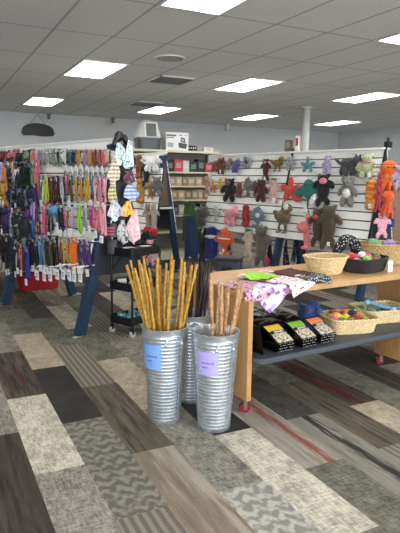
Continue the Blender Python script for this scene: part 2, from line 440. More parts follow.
def ceiling_mat():
    m = bpy.data.materials.new('ceiling_tile_material'); nt, ns, ls, b = nodes_of(m)
    tc = ns.new('ShaderNodeTexCoord'); sp = ns.new('ShaderNodeSeparateXYZ'); ls.new(tc.outputs['Object'], sp.inputs['Vector'])
    def line(sock, off, period, half):
        a = ns.new('ShaderNodeMath'); a.operation = 'SUBTRACT'; a.inputs[1].default_value = off; ls.new(sock, a.inputs[0])
        p = ns.new('ShaderNodeMath'); p.operation = 'PINGPONG'; p.inputs[1].default_value = period/2; ls.new(a.outputs[0], p.inputs[0])
        l = ns.new('ShaderNodeMath'); l.operation = 'LESS_THAN'; l.inputs[1].default_value = half; ls.new(p.outputs[0], l.inputs[0])
        return l.outputs[0]
    lx = line(sp.outputs['X'], 1.85, .61, .013); ly = line(sp.outputs['Y'], 7.05, 1.219, .013)
    mx = ns.new('ShaderNodeMath'); mx.operation = 'MAXIMUM'; ls.new(lx, mx.inputs[0]); ls.new(ly, mx.inputs[1])
    n = ns.new('ShaderNodeTexNoise'); n.inputs['Scale'].default_value = 55; n.inputs['Detail'].default_value = 4; ls.new(tc.outputs['Object'], n.inputs['Vector'])
    r = ramp(ns, [(.3, lin((.83,.83,.825))), (.6, lin((.89,.89,.885)))]); ls.new(n.outputs['Fac'], r.inputs['Fac'])
    mm = ns.new('ShaderNodeMix'); mm.data_type = 'RGBA'; ls.new(mx.outputs[0], mm.inputs['Factor'])
    ls.new(r.outputs['Color'], mm.inputs['A']); mm.inputs['B'].default_value = (*lin((.70,.70,.70)), 1)
    ls.new(mm.outputs['Result'], b.inputs['Base Color']); b.inputs['Roughness'].default_value = .9
    b.inputs['Specular IOR Level'].default_value = .1
    return m
structure(MB().box(X0, X1, Y0, Y1, CEIL, CEIL+.1), 'ceiling', ceiling_mat())
M_WALL = mat((.76, .775, .78), 'paint', None, 3, .8)
structure(MB().box(X0-.1, X1+.1, Y1, Y1+.1, -.1, CEIL+.1), 'wall_back', M_WALL)
structure(MB().box(X1, X1+.1, Y0-.1, Y1, -.1, CEIL+.1), 'wall_right', M_WALL)
structure(MB().box(X0-.1, X0, Y0-.1, Y1, -.1, CEIL+.1), 'wall_left', M_WALL)
mb = MB()   # storefront behind the camera: three wide openings to the street
mb.box(X0, X1, Y0-.1, Y0, -.1, .35); mb.box(X0, X1, Y0-.1, Y0, 2.55, CEIL+.1)
for xa, xb in ((X0, -4), (-.6, 0), (4.4, 5), (9.4, X1)): mb.box(xa, xb, Y0-.1, Y0, .35, 2.55)
structure(mb, 'wall_front', M_WALL)
mb = MB().box(X0, X1, Y1-.015, Y1, 0, .1); structure(mb, 'baseboard_back', mat((.25,.25,.27), 'plastic'))
mb = MB().box(X1-.015, X1, Y0, Y1, 0, .1); structure(mb, 'baseboard_right', mat((.25,.25,.27), 'plastic'))
x, y = c2w(2.1, 11.36)
mb = MB().lathe([(.075,0),(.075,CEIL)], 24, 0, Matrix.Translation((x,y,0)))
mb.lathe([(.12,CEIL-.03),(.12,CEIL-.001)], 24, 0, Matrix.Translation((x,y,0)))
o = structure(mb, 'column', mat((.80,.80,.79), 'paint')); o['label'] = 'round white column from floor to ceiling behind the plush wall'
for p in o.data.polygons: p.use_smooth = True

# lamps, vents, speaker
M_DIFF = emit((1, .985, .95), 5.0); M_FRAME = mat((.88,.88,.86), 'paint')
POSW = {(-3,0):'nearest one at the top of the frame', (0,0):'middle of the left column', (3,0):'far left one, furthest in the left column',
        (-3,4):'cut off by the right edge', (0,4):'middle of the picture, right of the air vent', (3,4):'above the hooded litter pan',
        (0,8):'right of the white column, above the plush wall', (3,8):'left of the white column', (3,12):'behind the white column, furthest right'}
for i in (-6, -3, 0, 3):
    for j in (-4, 0, 4, 8, 12):
        x, y = 1.85+.61*j+.305, 7.05+1.219*i+.61
        if x > X1-.4: continue
        vis = POSW.get((i, j))
        lb = 'lit ceiling light panel, ' + vis if vis else 'lit ceiling light panel outside the picture'
        t = empty('ceiling_light', (x, y, CEIL), 0, lb, 'ceiling light', 'lit ceiling light panels')
        m = MB()
        for a in ((-.3,.3,-.605,-.565),(-.3,.3,.565,.605),(-.3,-.275,-.565,.565),(.275,.3,-.565,.565)): m.box(a[0],a[1],a[2],a[3],-.012,-.001)
        m.build('frame', M_FRAME, t, False)
        MB().box(-.274,.274,-.564,.564,-.008,-.002).build('diffuser', M_DIFF, t, False)
def vent(x, y, sx, sy, label):
    t = empty('air_vent', (x, y, CEIL), 0, label, 'air vent')
    m = MB()
    for a in ((-sx,sx,-sy,-sy+.03),(-sx,sx,sy-.03,sy),(-sx,-sx+.03,-sy,sy),(sx-.03,sx,-sy,sy)): m.box(a[0],a[1],a[2],a[3],-.015,-.001)
    m.build('frame', M_FRAME, t, False)
    MB().box(-sx+.03,sx-.03,-sy+.03,sy-.03,-.004,-.001).build('duct_opening', mat((.12,.12,.12),'paint'), t, False)
    m = MB(); n = 7
    for k in range(n):
        yy = -sy+.06+(2*sy-.12)*k/(n-1)
        m.box(-sx+.03, sx-.03, -.018, .018, -.002, .002, 0, Matrix.Translation((0,yy,-.013)) @ Matrix.Rotation(radians(38),4,'X'))
    m.build('louvre', mat((.55,.55,.54),'paint'), t, False)
vent(3.38, 7.83, .29, .29, 'square louvred air vent in the ceiling tiles, nearer one')
vent(4.0, 10.5, .29, .29, 'smaller looking far air vent behind the lit panel above the litter pan')
t = empty('ceiling_speaker', (2.77, 6.46, CEIL), 0, 'round white ceiling speaker set in a tile', 'speaker')
MB().lathe([(.19,-.001),(.19,-.012),(.175,-.016),(.165,-.012)], 32, close=True).build('trim_ring', M_FRAME, t)
MB().lathe([(.165,-.012),(.0,-.016)], 32, close=True).build('grille', mat((.62,.62,.61),'paint'), t)
def ceiling_cam(px, py, label):
    p = onwall(px, py, Y1-.12)
    t = empty('security_camera', (p[0], Y1-.12, CEIL), wang(.2), label, 'camera')
    MB().lathe([(.04,0),(.04,-.05),(.02,-.06)], 14).build('mount', mat((.4,.4,.4),'plastic'), t)
    m = MB(); m.tube([(0,.06,-.09),(0,-.1,-.11)], .035, 12); m.build('housing', mat((.18,.18,.19),'plastic'), t)
ceiling_cam(49, 117, 'small dark security camera under the ceiling right of the black plaque')
ceiling_cam(113, 119, 'small security camera under the ceiling above the left stand\'s right end')
p = onwall(228, 119.5, 12.6)
t = empty('exit_sign', (p[0], 12.6, CEIL), 0, 'small grey box hanging from the ceiling beside a lit panel', 'ceiling box')
MB().rbox(-.07,.07,-.05,.05,-.22,-.06,.02).build('housing', mat((.62,.62,.62),'plastic'), t)
MB().tube([(0,0,0),(0,0,-.07)], .012).build('bracket', mat((.7,.7,.7),'plastic'), t)

# ------------------------------------------------------------------ wall plaque and lettering
p = onwall(38, 133, Y1)
t = empty('wall_plaque', (p[0], Y1-.02, p[2]), 0, 'black rounded plaque hanging on string above the left stand', 'plaque')
prof = []
for k in range(40):
    a = pi*k/39; prof.append((.36*cos(a), .03+.19*sin(a)**.8))
prof += [(-.38,.0),(-.33,-.07),(-.1,-.055),(.1,-.075),(.34,-.06),(.38,.0)]
m = MB(); n = len(prof)
m.add([(x,-.02,z) for x,z in prof]+[(x,.018,z) for x,z in prof], [tuple(range(n)), tuple(range(2*n-1,n-1,-1))]+[(k,k+n,(k+1)%n+n,(k+1)%n) for k in range(n)])
m.build('board', mat((.03,.03,.035),'paint'), t, False)
m = MB(); m.tube([(-.2,-.0,.18),(0,.015,.42),(.2,0,.18)], .006, 6); m.build('hanging_string', mat((.3,.28,.25),'fabric'), t)
MB().tube([(0,.02,.42),(0,-.01,.425)], .012, 8).build('nail', M_CHROME, t)
pa = onwall(80, 124.5, Y1); pb = onwall(117, 128, Y1)
t = empty('wall_lettering', (pa[0], Y1-.004, pa[2]-.06), 0, 'faint cream lettering on the grey wall above the left stand', 'lettering')
def letters(txt, x, h, parent, m, name):
    cu = bpy.data.curves.new(name, 'FONT'); cu.body = txt; cu.size = h; cu.extrude = .004
    o = bpy.data.objects.new(name, cu); COL.objects.link(o)
    dg = bpy.context.evaluated_depsgraph_get(); dg.update()
    me = bpy.data.meshes.new_from_object(o.evaluated_get(dg)); bpy.data.objects.remove(o)
    me.materials.clear(); me.materials.append(m)
    q = bpy.data.objects.new(name, me); COL.objects.link(q); q.parent = parent
    q.location = (x, 0, 0); q.rotation_euler = (pi/2, 0, 0)
    return q
M_CREAM = mat((.80,.77,.66), 'paint')
letters('Katie', 0, .30, t, M_CREAM, 'lettering_word')
m = MB()   # the second word is too faint to read: only its strokes
for k in range(5):
    xx = (pb[0]-pa[0])*.66 + k*.085
    m.box(xx, xx+.018, -.005, .0, -.01 if k else -.02, .15 if k else .2); m.box(xx, xx+.05, -.005, 0, .13-.03*(k%2), .15-.03*(k%2))
m.build('faded_word', M_CREAM, t, False)

# ------------------------------------------------------------------ A-frame slatwall stands
class Stand:
    def __init__(s, foot, ang, half, H, L):
        s.ang = ang; s.half = half; s.H = H; s.L = L
        s.X = (cos(ang), sin(ang)); s.N = (-sin(ang), cos(ang))      # along the face / away from the viewer (camera frame)
        s.O = (foot[0]+s.N[0]*half, foot[1]+s.N[1]*half)
        s.rz = wang(ang)
    def face(s, px, py, o=0.):
        """where the sight line meets the front face moved out by o, in stand coordinates"""
        r = ray(px, py)
        ox, oy = -s.O[0], -s.O[1]
        ly0 = ox*s.N[0]+oy*s.N[1]; dly = r[0]*s.N[0]+r[1]*s.N[1]
        lx0 = ox*s.X[0]+oy*s.X[1]; dlx = r[0]*s.X[0]+r[1]*s.X[1]
        # y = -half(1 - z/H) - o
        k = s.half/s.H
        t = (-s.half + k*HC - o - ly0)/(dly - k*r[2])
        return Vector((lx0+dlx*t, ly0+dly*t, HC+r[2]*t)), t*sqrt(r[0]**2+r[1]**2+r[2]**2)*.985
    def end(s, px, py, o=0.):
        r = ray(px, py); lx0 = -s.O[0]*s.X[0]-s.O[1]*s.X[1]; dlx = r[0]*s.X[0]+r[1]*s.X[1]
        ly0 = -s.O[0]*s.N[0]-s.O[1]*s.N[1]; dly = r[0]*s.N[0]+r[1]*s.N[1]
        t = (o-lx0)/dlx
        return Vector((o, ly0+dly*t, HC+r[2]*t)), t
    def world(s, p):
        x = s.O[0]+s.X[0]*p[0]+s.N[0]*p[1]; y = s.O[1]+s.X[1]*p[0]+s.N[1]*p[1]
        w = c2w(x, y); return Vector((w[0], w[1], p[2]))
    def build(s, label, zb, leg_ts, back=True, pitch=.11, legw=.09, endfill=None, fin=.05, finr=None, legtop=.02, inset=.05, legf=None, shelf=None, legm=None, cap=.03):
        legm = legm or M_NAVY
        w = c2w(*s.O)
        s.root = t = empty('slatwall_stand', (w[0], w[1], 0), s.rz, label, 'display stand')
        k = s.half/s.H; sl = sqrt(1+k*k)
        for sg in ((-1, 1) if back else (-1,)):
            m = MB(); g = MB()
            z = s.H; tilt = math.atan(k)*sg
            # boards lie in the leaning plane
            M = Matrix.Translation((0, 0, s.H)) @ Matrix.Rotation(tilt, 4, 'X')
            d = 0.0; tot = (s.H-zb)*sl
            n = int(tot/pitch)
            for q in range(n):
                z1 = -q*pitch; z0 = z1-(pitch-.016)
                y0, y1 = (-.012, 0) if sg < 0 else (0, .012)
                m.box(-s.L, -inset, y0, y1, z0, z1, 0, M)
            g.box(-s.L, -inset, (.001 if sg < 0 else -.012), (.012 if sg < 0 else -.001), -n*pitch+.016, 0, 0, M)
            m.build('slat_boards', M_SLAT, t, False)
            g.build('groove_backing', M_GROOVE, t, False)
            for lt in leg_ts:
                l = MB()
                ya, yb = (.014, .014+(legf or legw)) if sg < 0 else (-.014-legw, -.014)
                l.box(-lt-.035, -lt+.035, ya, yb, -s.H*sl+.03, -legtop, 0, M)
                leg = l.build('leg', legm, t, False)
                f = MB(); yy = sg*(s.half-.03)
                f.rbox(-lt-.05, -lt+.05, yy-.06, yy+.06, 0, .012, .02)
                f.build('foot_plate', M_CHROME, leg)
        m = MB(); m.box(-s.L, 0, -cap, cap, s.H, s.H+.02); m.build('top_cap', M_SLAT, t, False)
        if endfill:
            zf0, zf1, em = endfill
            m = MB(); a = s.half*(1-zf0/s.H)-fin; b_ = max(.004, s.half*(1-zf1/s.H)-fin*.8)
            fr_ = fin if finr is None else finr; a2 = s.half*(1-zf0/s.H)-fr_; b2 = max(-.01, s.half*(1-zf1/s.H)-fr_) if finr else b_
            m.add([(x,y,z) for x in (-.02,.0015) for y,z in ((-a,zf0),(a2,zf0),(b2,zf1),(-b_,zf1))],
                  [(0,1,2,3),(7,6,5,4),(0,4,5,1),(1,5,6,2),(2,6,7,3),(3,7,4,0)])
            m.build('end_panel', em, t, False)
        if shelf:
            a = s.half*(1-shelf/s.H)-.03
            MB().box(-.2, .02, -a, a, shelf-.03, shelf).build('end_shelf', mat((.80,.79,.73),'paint'), t, False)
        return t
    def hook(s, p, o, m=M_CHROME):
        """a straight peg from the slats out past the item it carries"""
        k = s.half/s.H
        yf = -s.half*(1-p[2]/s.H) - .012
        mb = MB(); mb.tube([(p[0], yf, p[2]), (p[0], p[1]-.025, p[2]), (p[0], p[1]-.035, p[2]+.014)], .0035, 6)
        mb.build('hook', m, s.root)

S1 = Stand((-1.13, 4.85), radians(-47.1), .50, 1.80, 3.4)
S1.build('A-frame slatwall stand with navy legs, crowded with leads, at left', .62, (.035, 1.68, 3.3), endfill=(.55, 1.7, mat((.13,.14,.17),'paint')))
S3 = Stand((1.89, 6.40), radians(-52.9), .38, 1.83, 3.25)
S3.build('long white A-frame slatwall stand hung with plush toys', .56, (.035, 1.52, 3.2), legm=M_NAVY, endfill=(.5,1.7,mat((.14,.14,.16),'paint')), cap=.07, inset=.0, legtop=.40)
x, y = onz(166, 153.5, 1.83)
S2 = Stand((x-.33*sin(radians(50)), y-.33*cos(radians(50))), radians(-50), .33, 1.83, .85)
S2.build('smaller A-frame stand with brown triangular end behind the rolling cart', .55, (.035, .81), endfill=(1.04,1.68,mat((.40,.34,.28),'wood',(.33,.28,.23),2)), shelf=1.02, fin=.02, finr=.085, inset=.01, legf=.022, legw=.075)
# black corner strips of the far stand: the joint and the right-hand edge
for lt, nm in ((0.0, 'edge_strip'), (1.5, 'joint_strip')):
    k = S3.half/S3.H; M = Matrix.Translation((0,0,S3.H)) @ Matrix.Rotation(-math.atan(k),4,'X')
    MB().box(-lt-.012, -lt+.012, -.03, -.0125, -1.08, .06, 0, M).build(nm, M_BLACK, S3.root, False)
# black clamp at the peak of the near stand
m = MB(); m.ell((0,-.02,0),(.035,.05,.05)); m.ell((.0,.05,-.03),(.03,.03,.06),(.4,0,0)); m.ell((0,-.06,-.05),(.03,.03,.06),(-.4,0,0))
c = m.remesh('peak_clamp', M_BLACK, S1.root, .009); c.location = (.03, 0, S1.H+.03)
m = MB(); m.box(-.03,.03,-.02,.06,0,.07); m.tube([(0,.02,.07),(0,.02,.12)],.02); c = m.build('edge_clamp', M_BLACK, S3.root); c.location = (.0,0,S3.H+.02)

# ------------------------------------------------------------------ hanging goods
def wobble(seed, a): 
    r = random.Random(seed); return lambda: r.uniform(-a, a)
def tag_card(parent, x, y, z, w=.04, h=.055, rz=0, m=None):
    mb = MB(); mb.box(-w/2, w/2, -.001, .001, -h, 0)
    o = mb.build('price_tag', m or M_CARD, parent, False)
    o.location = (x, y, z); o.rotation_euler = (0, radians(random.uniform(-9, 9)), rz)
    mb = MB()
    for q in range(3): mb.box(-w*.3, w*(.1+.15*random.random()), -.0022, -.0012, -h*(.3+.2*q)-.003, -h*(.3+.2*q))
    p = mb.build('printed_lines', M_INK, o, False)
    return o
def lead(parent, w, L, m, m2, nl=3, seed=0, tagpos=True, metal=True):
    """a lead or collar folded into long loops, with its clip and tag"""
    r = random.Random(seed)
    mb = MB(); sw = max(.008, w/(nl*1.15))
    for q in range(nl):
        cx = (q-(nl-1)/2)*w/max(nl, 1)*.75
        hw = w*.16+r.uniform(0, .006); LL = L*r.uniform(.82, 1.0); yo = r.uniform(-.012, .012)
        pts = []
        n = 16
        for k in range(n):
            a = 2*pi*k/n
            zz = -LL/2 + LL/2*cos(a)
            spread = (1-.6*max(0, cos(a)))
            pts.append((cx*spread + hw*sin(a)*(1.0), yo + .008*sin(a*2+q), zz*1.0))
        mb.tube(pts, sw*.5, 6, q % 2 if m2 else 0, .38, (1, 0, 0), True)
    # wrapped top band
    mb.tube([(0,0,-L*.18),(0,-.002,-L*.26)], w*.30, 8, 1 if m2 else 0, .45, (1, 0, 0))
    mb.build('strap', [m, m2] if m2 else m, parent)
    b = MB(); b.rbox(-w*.22, w*.22, -.016, -.004, -L*.14, -L*.05, .004)
    b.tube([(0,-.01,-L*.05),(0,-.006,.004)], .004, 6)
    b.build('clip', M_CHROME if metal else M_BLACK, parent)
    if tagpos: tag_card(parent, r.uniform(-.01,.01), -.02, -L*r.uniform(.84,.98), .05, .066)
def harness(parent, w, L, m, m2, seed=0, tagpos=True):
    r = random.Random(seed)
    mb = MB()
    sh = [(-.38,-.1),(.38,-.1),(.5,-.35),(.34,-.62),(.16,-.75),(-.16,-.75),(-.34,-.62),(-.5,-.35)]
    def pad(u, v):
        a = 2*pi*u; rr = v
        k = u*len(sh); i = int(k) % len(sh); f = k-int(k); p = sh[i]; q = sh[(i+1) % len(sh)]
        x = p[0]*(1-f)+q[0]*f; z = p[1]*(1-f)+q[1]*f
        return ((x*rr)*w, -.03*(1-rr*rr)+.006*sin(7*a), (-.42+(z+.42)*rr)*L)
    mb.sheet(pad, 24, 4, .012)
    mb.build('chest_pad', m, parent)
    mb = MB()
    for q, sgn in ((0, -1), (1, 1)):
        pts = []
        for k in range(14):
            a = 2*pi*k/14
            pts.append((sgn*w*(.22+.25*sin(a/2)**2), .012*sgn+.02*sin(a), -L/2+L/2*cos(a)))
        mb.tube(pts, .010, 6, 0, .4, (1,0,0), True)
    mb.tube([(-w*.5,-.02,-L*.5),(-w*.2,-.035,-L*.55),(w*.2,-.035,-L*.55),(w*.5,-.02,-L*.5)], .010, 6, 0, .4, (0,0,1))
    mb.build('strap', m2 or M_BLACK, parent)
    b = MB(); b.rbox(w*.1, w*.1+.03, -.05, -.035, -L*.58, -L*.52, .004); b.tube([(w*.1+.015,-.042,-L*.53),(w*.05,-.04,-L*.3),(0,-.012,-.05),(0,-.0,.004)], .004, 6); b.build('buckle', M_BLACK, parent)
    if tagpos: tag_card(parent, r.uniform(-.02,.02), -.05, -L*r.uniform(.7,.95), .045, .06)
def drape(parent, w, L, m, seed=0, point=True, th=.004, folds=2.5, name='cloth', gather=.25):
    """a neckerchief gathered on its peg: narrow at the top, folds spreading to a slanted hem"""
    r = random.Random(seed); ph = r.uniform(0, 6)
    def fn(u, v):
        x = (u-.5)*w*(gather+(1-gather)*min(1, v*1.4))
        zz = -L*v*(1-(.30*abs(u-.5)*2 if point else .05*sin(u*9+ph)))
        return (x+.01*sin(v*5+ph), -.014*sin(u*pi*2*folds+ph)*(.4+v)-.012, zz)
    mb = MB(); mb.sheet(fn, 18, 12, th); return mb.build(name, m, parent)

PAL = dict(pink=(.87,.50,.58), rose=(.80,.40,.48), palepink=(.92,.66,.70), magenta=(.62,.16,.38), purple=(.33,.20,.47), deeppurple=(.26,.15,.38),
  lilac=(.66,.56,.70), sky=(.43,.66,.83), blue=(.18,.42,.66), royal=(.17,.25,.55), navy=(.10,.13,.25), teal=(.16,.45,.47), lime=(.56,.82,.20),
  yellowgreen=(.72,.76,.20), green=(.25,.42,.28), darkgreen=(.12,.22,.16), olive=(.35,.36,.16), mustard=(.70,.57,.20), amber=(.74,.52,.16), gold=(.80,.64,.22),
  orange=(.92,.47,.15), redorange=(.88,.33,.16), red=(.70,.13,.14), maroon=(.36,.10,.15), black=(.07,.07,.08), charcoal=(.17,.17,.18), grey=(.52,.53,.53),
  silver=(.70,.71,.70), white=(.92,.92,.90), beige=(.78,.70,.58), tan=(.66,.52,.38), brown=(.40,.27,.19), rust=(.55,.28,.20), steel=(.34,.43,.55),
  sage=(.52,.58,.50), lavender=(.70,.66,.78), clear=(.90,.91,.90))
WORD = dict(palepink='pale pink', deeppurple='deep purple', sky='sky blue', royal='royal blue', navy='navy', yellowgreen='yellow-green', darkgreen='dark green',
  redorange='red-orange', steel='steel blue', clear='clear plastic')
def word(c): return WORD.get(c, c)
ROWN = {1:'top', 2:'second', 3:'third', 4:'fourth', 5:'bottom'}
# row, x, top y, bottom y, width px, kind, colour, second colour
GOODS = [
 (1,34,150,168,6,'lead','beige','rose'),(1,41,150,166,5,'lead','lilac','grey'),(1,47,149,164,5,'lead','sage','white'),(1,53,149,165,5,'lead','grey','sage'),(1,58.5,149,165,5,'lead','sage','darkgreen'),
 (1,65,150,164,5,'lead','charcoal','white'),(1,69.5,150,165,5,'lead','teal','brown'),(1,74,150,165,5,'lead','steel','navy'),(1,79,150,166,6,'lead','mustard','olive'),(1,84.5,150,164,6,'lead','lilac','rose'),
 (1,89.5,150,165,5,'lead','tan','gold'),(1,94,150,166,5,'lead','rust','brown'),(1,98.5,150,166,5,'lead','brown','rose'),(1,103,150,165,5,'lead','rose','tan'),(1,107.5,150,163,4,'lead','palepink','beige'),(1,112,151,162,4,'lead','beige','silver'),
 (2,66,165,177,5,'card','clear',None),(2,71,166,178,5,'card','white',None),(2,76,165,177,4,'card','clear',None),(2,81,164,176,6,'card','white',None),(2,87,166,177,5,'card','clear',None),
 (2,92,166,178,5,'card','white',None),(2,97,166,178,4,'card','clear',None),(2,102,166,178,4,'card','white',None),(2,107,167,178,4,'card','clear',None),
 (2,36,160,202,7,'lead','rose','pink'),
 (3,41.5,175,199,5,'lead','green','white'),(3,46,176,203,5,'lead','yellowgreen','redorange'),(3,51.5,177,203,6,'lead','charcoal','brown'),(3,56.5,176,204,6,'lead','black','maroon'),(3,61.5,177,204,6,'lead','charcoal','silver'),
 (3,66,175,192,5,'lead','magenta','pink'),(3,70.5,176,202,5,'lead','olive','black'),(3,76,177,203,5,'lead','mustard','olive'),(3,81.5,178,202,5,'lead','amber','brown'),(3,87,177,202,6,'lead','gold','mustard'),
 (3,92,176,200,4,'lead','black','steel'),(3,96,177,205,4,'lead','palepink','grey'),(3,100,177,203,5,'lead','pink','rose'),(3,104.5,178,204,4,'lead','pink','palepink'),
 (4,33.5,202,224,7,'lead','purple','lilac'),(4,44.5,204,236,6,'lead','magenta','rose'),(4,54,204,221,11,'harness','sky','steel'),(4,61,208,230,5,'lead','black','charcoal'),(4,66.5,211,230,4,'lead','tan','rose'),
 (4,71.5,208,229,5,'lead','lilac','silver'),(4,79,206,233,7,'lead','lime','yellowgreen'),(4,85.5,209,229,5,'lead','silver','grey'),(4,91,206,227,6,'lead','rose','magenta'),(4,97,207,231,6,'lead','pink','rose'),(4,103,205,235,6,'lead','palepink','pink'),
 (5,33,238,264,6,'lead','navy','black'),(5,40.5,236,267,8,'lead','blue','sky'),(5,48,236,268,7,'lead','black','charcoal'),(5,55,238,270,7,'lead','black','brown'),(5,62,238,266,6,'lead','gold','brown'),(5,67,238,268,5,'lead','amber','orange'),
 (5,71,238,273,5,'lead','orange','amber'),(5,75,238,268,5,'lead','redorange','orange'),(5,79,240,266,4,'lead','green','darkgreen'),(5,83,240,267,6,'lead','purple','deeppurple'),(5,88.5,242,270,7,'lead','deeppurple','lilac'),
 # the crowded left-hand part: harnesses
 (1,5,150,166,14,'harness','maroon','black'),(1,12,151,163,12,'harness','rose','maroon'),(1,20,151,170,11,'harness','black','grey'),(1,26,150,166,9,'harness','sage','charcoal'),(1,30,153,166,6,'lead','maroon','pink'),
 (2,1,163,184,8,'lead','lavender','steel'),(2,6.5,162,184,8,'lead','tan','brown'),(2,12,162,182,6,'lead','beige','tan'),(2,17,167,188,7,'harness','white','grey'),(2,23.5,163,200,10,'harness','black','charcoal'),(2,29.5,164,186,6,'lead','teal','navy'),
 (3,3,181,204,9,'harness','gold','rust'),(3,9.5,184,208,10,'harness','navy','charcoal'),(3,16,188,210,9,'harness','black','steel'),(3,22,192,212,8,'harness','charcoal','black'),(3,30,187,208,9,'harness','navy','steel'),
 (4,2,205,228,9,'harness','black','navy'),(4,8.5,207,226,8,'lead','purple','navy'),(4,15,210,236,9,'harness','charcoal','silver'),(4,21.5,212,240,8,'lead','darkgreen','grey'),(4,27.5,206,232,7,'harness','purple','black'),(4,38.5,222,244,5,'lead','red','maroon'),
 (1,9,155,172,9,'harness','charcoal','rose'),(1,16,150,160,8,'lead','red','pink'),(1,1,151,166,7,'harness','red','black'),
 (2,3.5,168,190,8,'lead','orange','tan'),(2,10,166,186,8,'harness','navy','steel'),(2,20,172,196,8,'harness','navy','black'),(2,26.5,170,196,7,'lead','black','green'),(2,32.5,168,190,6,'lead','sage','green'),
 (3,6,183,206,8,'lead','amber','rose'),(3,13,190,212,8,'lead','royal','black'),(3,19,186,206,8,'harness','steel','navy'),(3,26,190,212,8,'lead','black','grey'),(3,34.5,184,206,6,'lead','navy','purple'),
 (4,5,212,238,8,'harness','deeppurple','black'),(4,11.5,214,240,8,'lead','black','steel'),(4,18,208,232,7,'lead','brown','grey'),(4,24.5,216,242,8,'harness','charcoal','navy'),(4,31,220,240,6,'lead','blue','navy'),(4,49.5,206,232,6,'lead','black','grey'),(4,58,206,222,5,'lead','steel','sky'),
 (5,6.5,236,272,8,'lead','darkgreen','black'),(5,12.5,236,268,8,'harness','navy','black'),(5,18.5,242,270,7,'lead','charcoal','brown'),(5,24,238,262,6,'lead','steel','grey'),(5,30,240,268,7,'lead','black','navy'),(5,36.5,242,272,6,'lead','black','purple'),(5,44.5,238,266,6,'lead','charcoal','grey'),(5,51.5,240,270,6,'lead','black','olive'),
 (5,3,234,268,10,'harness','black','maroon'),(5,9.5,238,270,8,'lead','charcoal','grey'),(5,15.5,240,272,8,'lead','black','silver'),(5,21,244,270,6,'lead','maroon','rose'),(5,26.5,247,281,7,'lead','royal','navy'),
]
GOODS.sort(key=lambda g: (g[0], g[1]))
def neighbours(i):
    g = GOODS[i]
    l = GOODS[i-1] if i and GOODS[i-1][0] == g[0] else None
    r = GOODS[i+1] if i+1 < len(GOODS) and GOODS[i+1][0] == g[0] else None
    return l, r
KW = {'lead':'lead', 'card':'carded collar', 'harness':'harness'}
def colpair(g):
    a = word(g[6]); b = word(g[7]) if g[7] else None
    return a if not b else a+' and '+b
for i, g in enumerate(GOODS):
    row, px, y0, y1, wpx, kind, c, c2 = g
    l, r = neighbours(i)
    lb = '%s %s, %s row of near-left stand' % (colpair(g), KW[kind], ROWN[row])
    if l and r: lb += ', between %s and %s ones' % (word(l[6]), word(r[6]))
    elif l: lb += ', right of the %s one' % word(l[6])
    else: lb += ', at the left edge'
    if len(lb.split()) > 16: lb = lb.replace(colpair(g), word(c), 1)
    k = S1.half/S1.H
    # far enough out that the straight-hanging goods clear the leaning slats
    out = .05 + .0035*(row % 2)*0 + k*(y1-y0)*.0095 + random.uniform(0, .02)
    p, d = S1.face(px, y0, out)
    w = wpx*d/F_PX*(1.6 if px > 34 else 1.8); L = (y1-y0)*d/F_PX*1.06
    t = empty({'lead':'dog_lead','card':'carded_collar','harness':'dog_harness'}[kind], S1.world(p), S1.rz+radians(random.uniform(-8,8)), lb, {'lead':'dog lead','card':'collar','harness':'dog harness'}[kind],
              'leads, collars and harnesses on the near-left stand')
    m1 = mat(PAL[c], 'fabric'); m2 = mat(PAL[c2], 'fabric') if c2 else None
    if kind == 'lead': lead(t, w, L, m1, m2, 3 if wpx > 4 else 2, i, row >= 3 and random.random() < .95)
    elif kind == 'harness': harness(t, w, L, m1, m2, i, random.random() < .6)
    else:
        MB().rbox(-w*.42, w*.42, -.002, .002, -L, -L*.1, .006).build('backing_card', m1, t)
        b = MB(); b.tube([(w*.25*cos(a*pi/6), -.01, -L*.62+w*.3*sin(a*pi/6)) for a in range(12)], .006, 6, 0, .6, (0,1,0), True); b.build('collar', mat(PAL['grey'],'fabric'), t)
        b = MB(); b.tube([(0,0,-L*.12),(0,0,.003)], .006, 6); b.build('hang_loop', M_CARD, t)
    S1.hook(p, out)
# white tags hanging in a line along the lowest pegs
for i, px in enumerate((37, 44, 50, 57, 63, 69, 74, 80)):
    p, d = S1.face(px, 269.5+(px%3), .16)
    t = empty('hang_tag', S1.world(p), S1.rz, 'white hang tag below the bottom row of leads, %s from the left' % ['first','second','third','fourth','fifth','sixth','seventh','eighth'][i], 'tag', 'white tags under the near-left stand')
    o = MB().box(-.032,.032,-.0015,.0015,-.095,0).build('card', M_CARD, t, False)
    m = MB()
    for q in range(4): m.box(-.022, .018-.006*(q%2), -.0028, -.0018, -.03-.014*q, -.025-.014*q)
    m.build('printed_lines', M_INK, t, False)
    yf = -S1.half*(1-p[2]/S1.H)
    m = MB(); m.tube([(0,.0,-.005),(0,.0,.04)], .0022, 5); m.tube([(0,0,.04),(0,.15,.045)], .004, 6); m.build('tag_string', M_CARD, t)

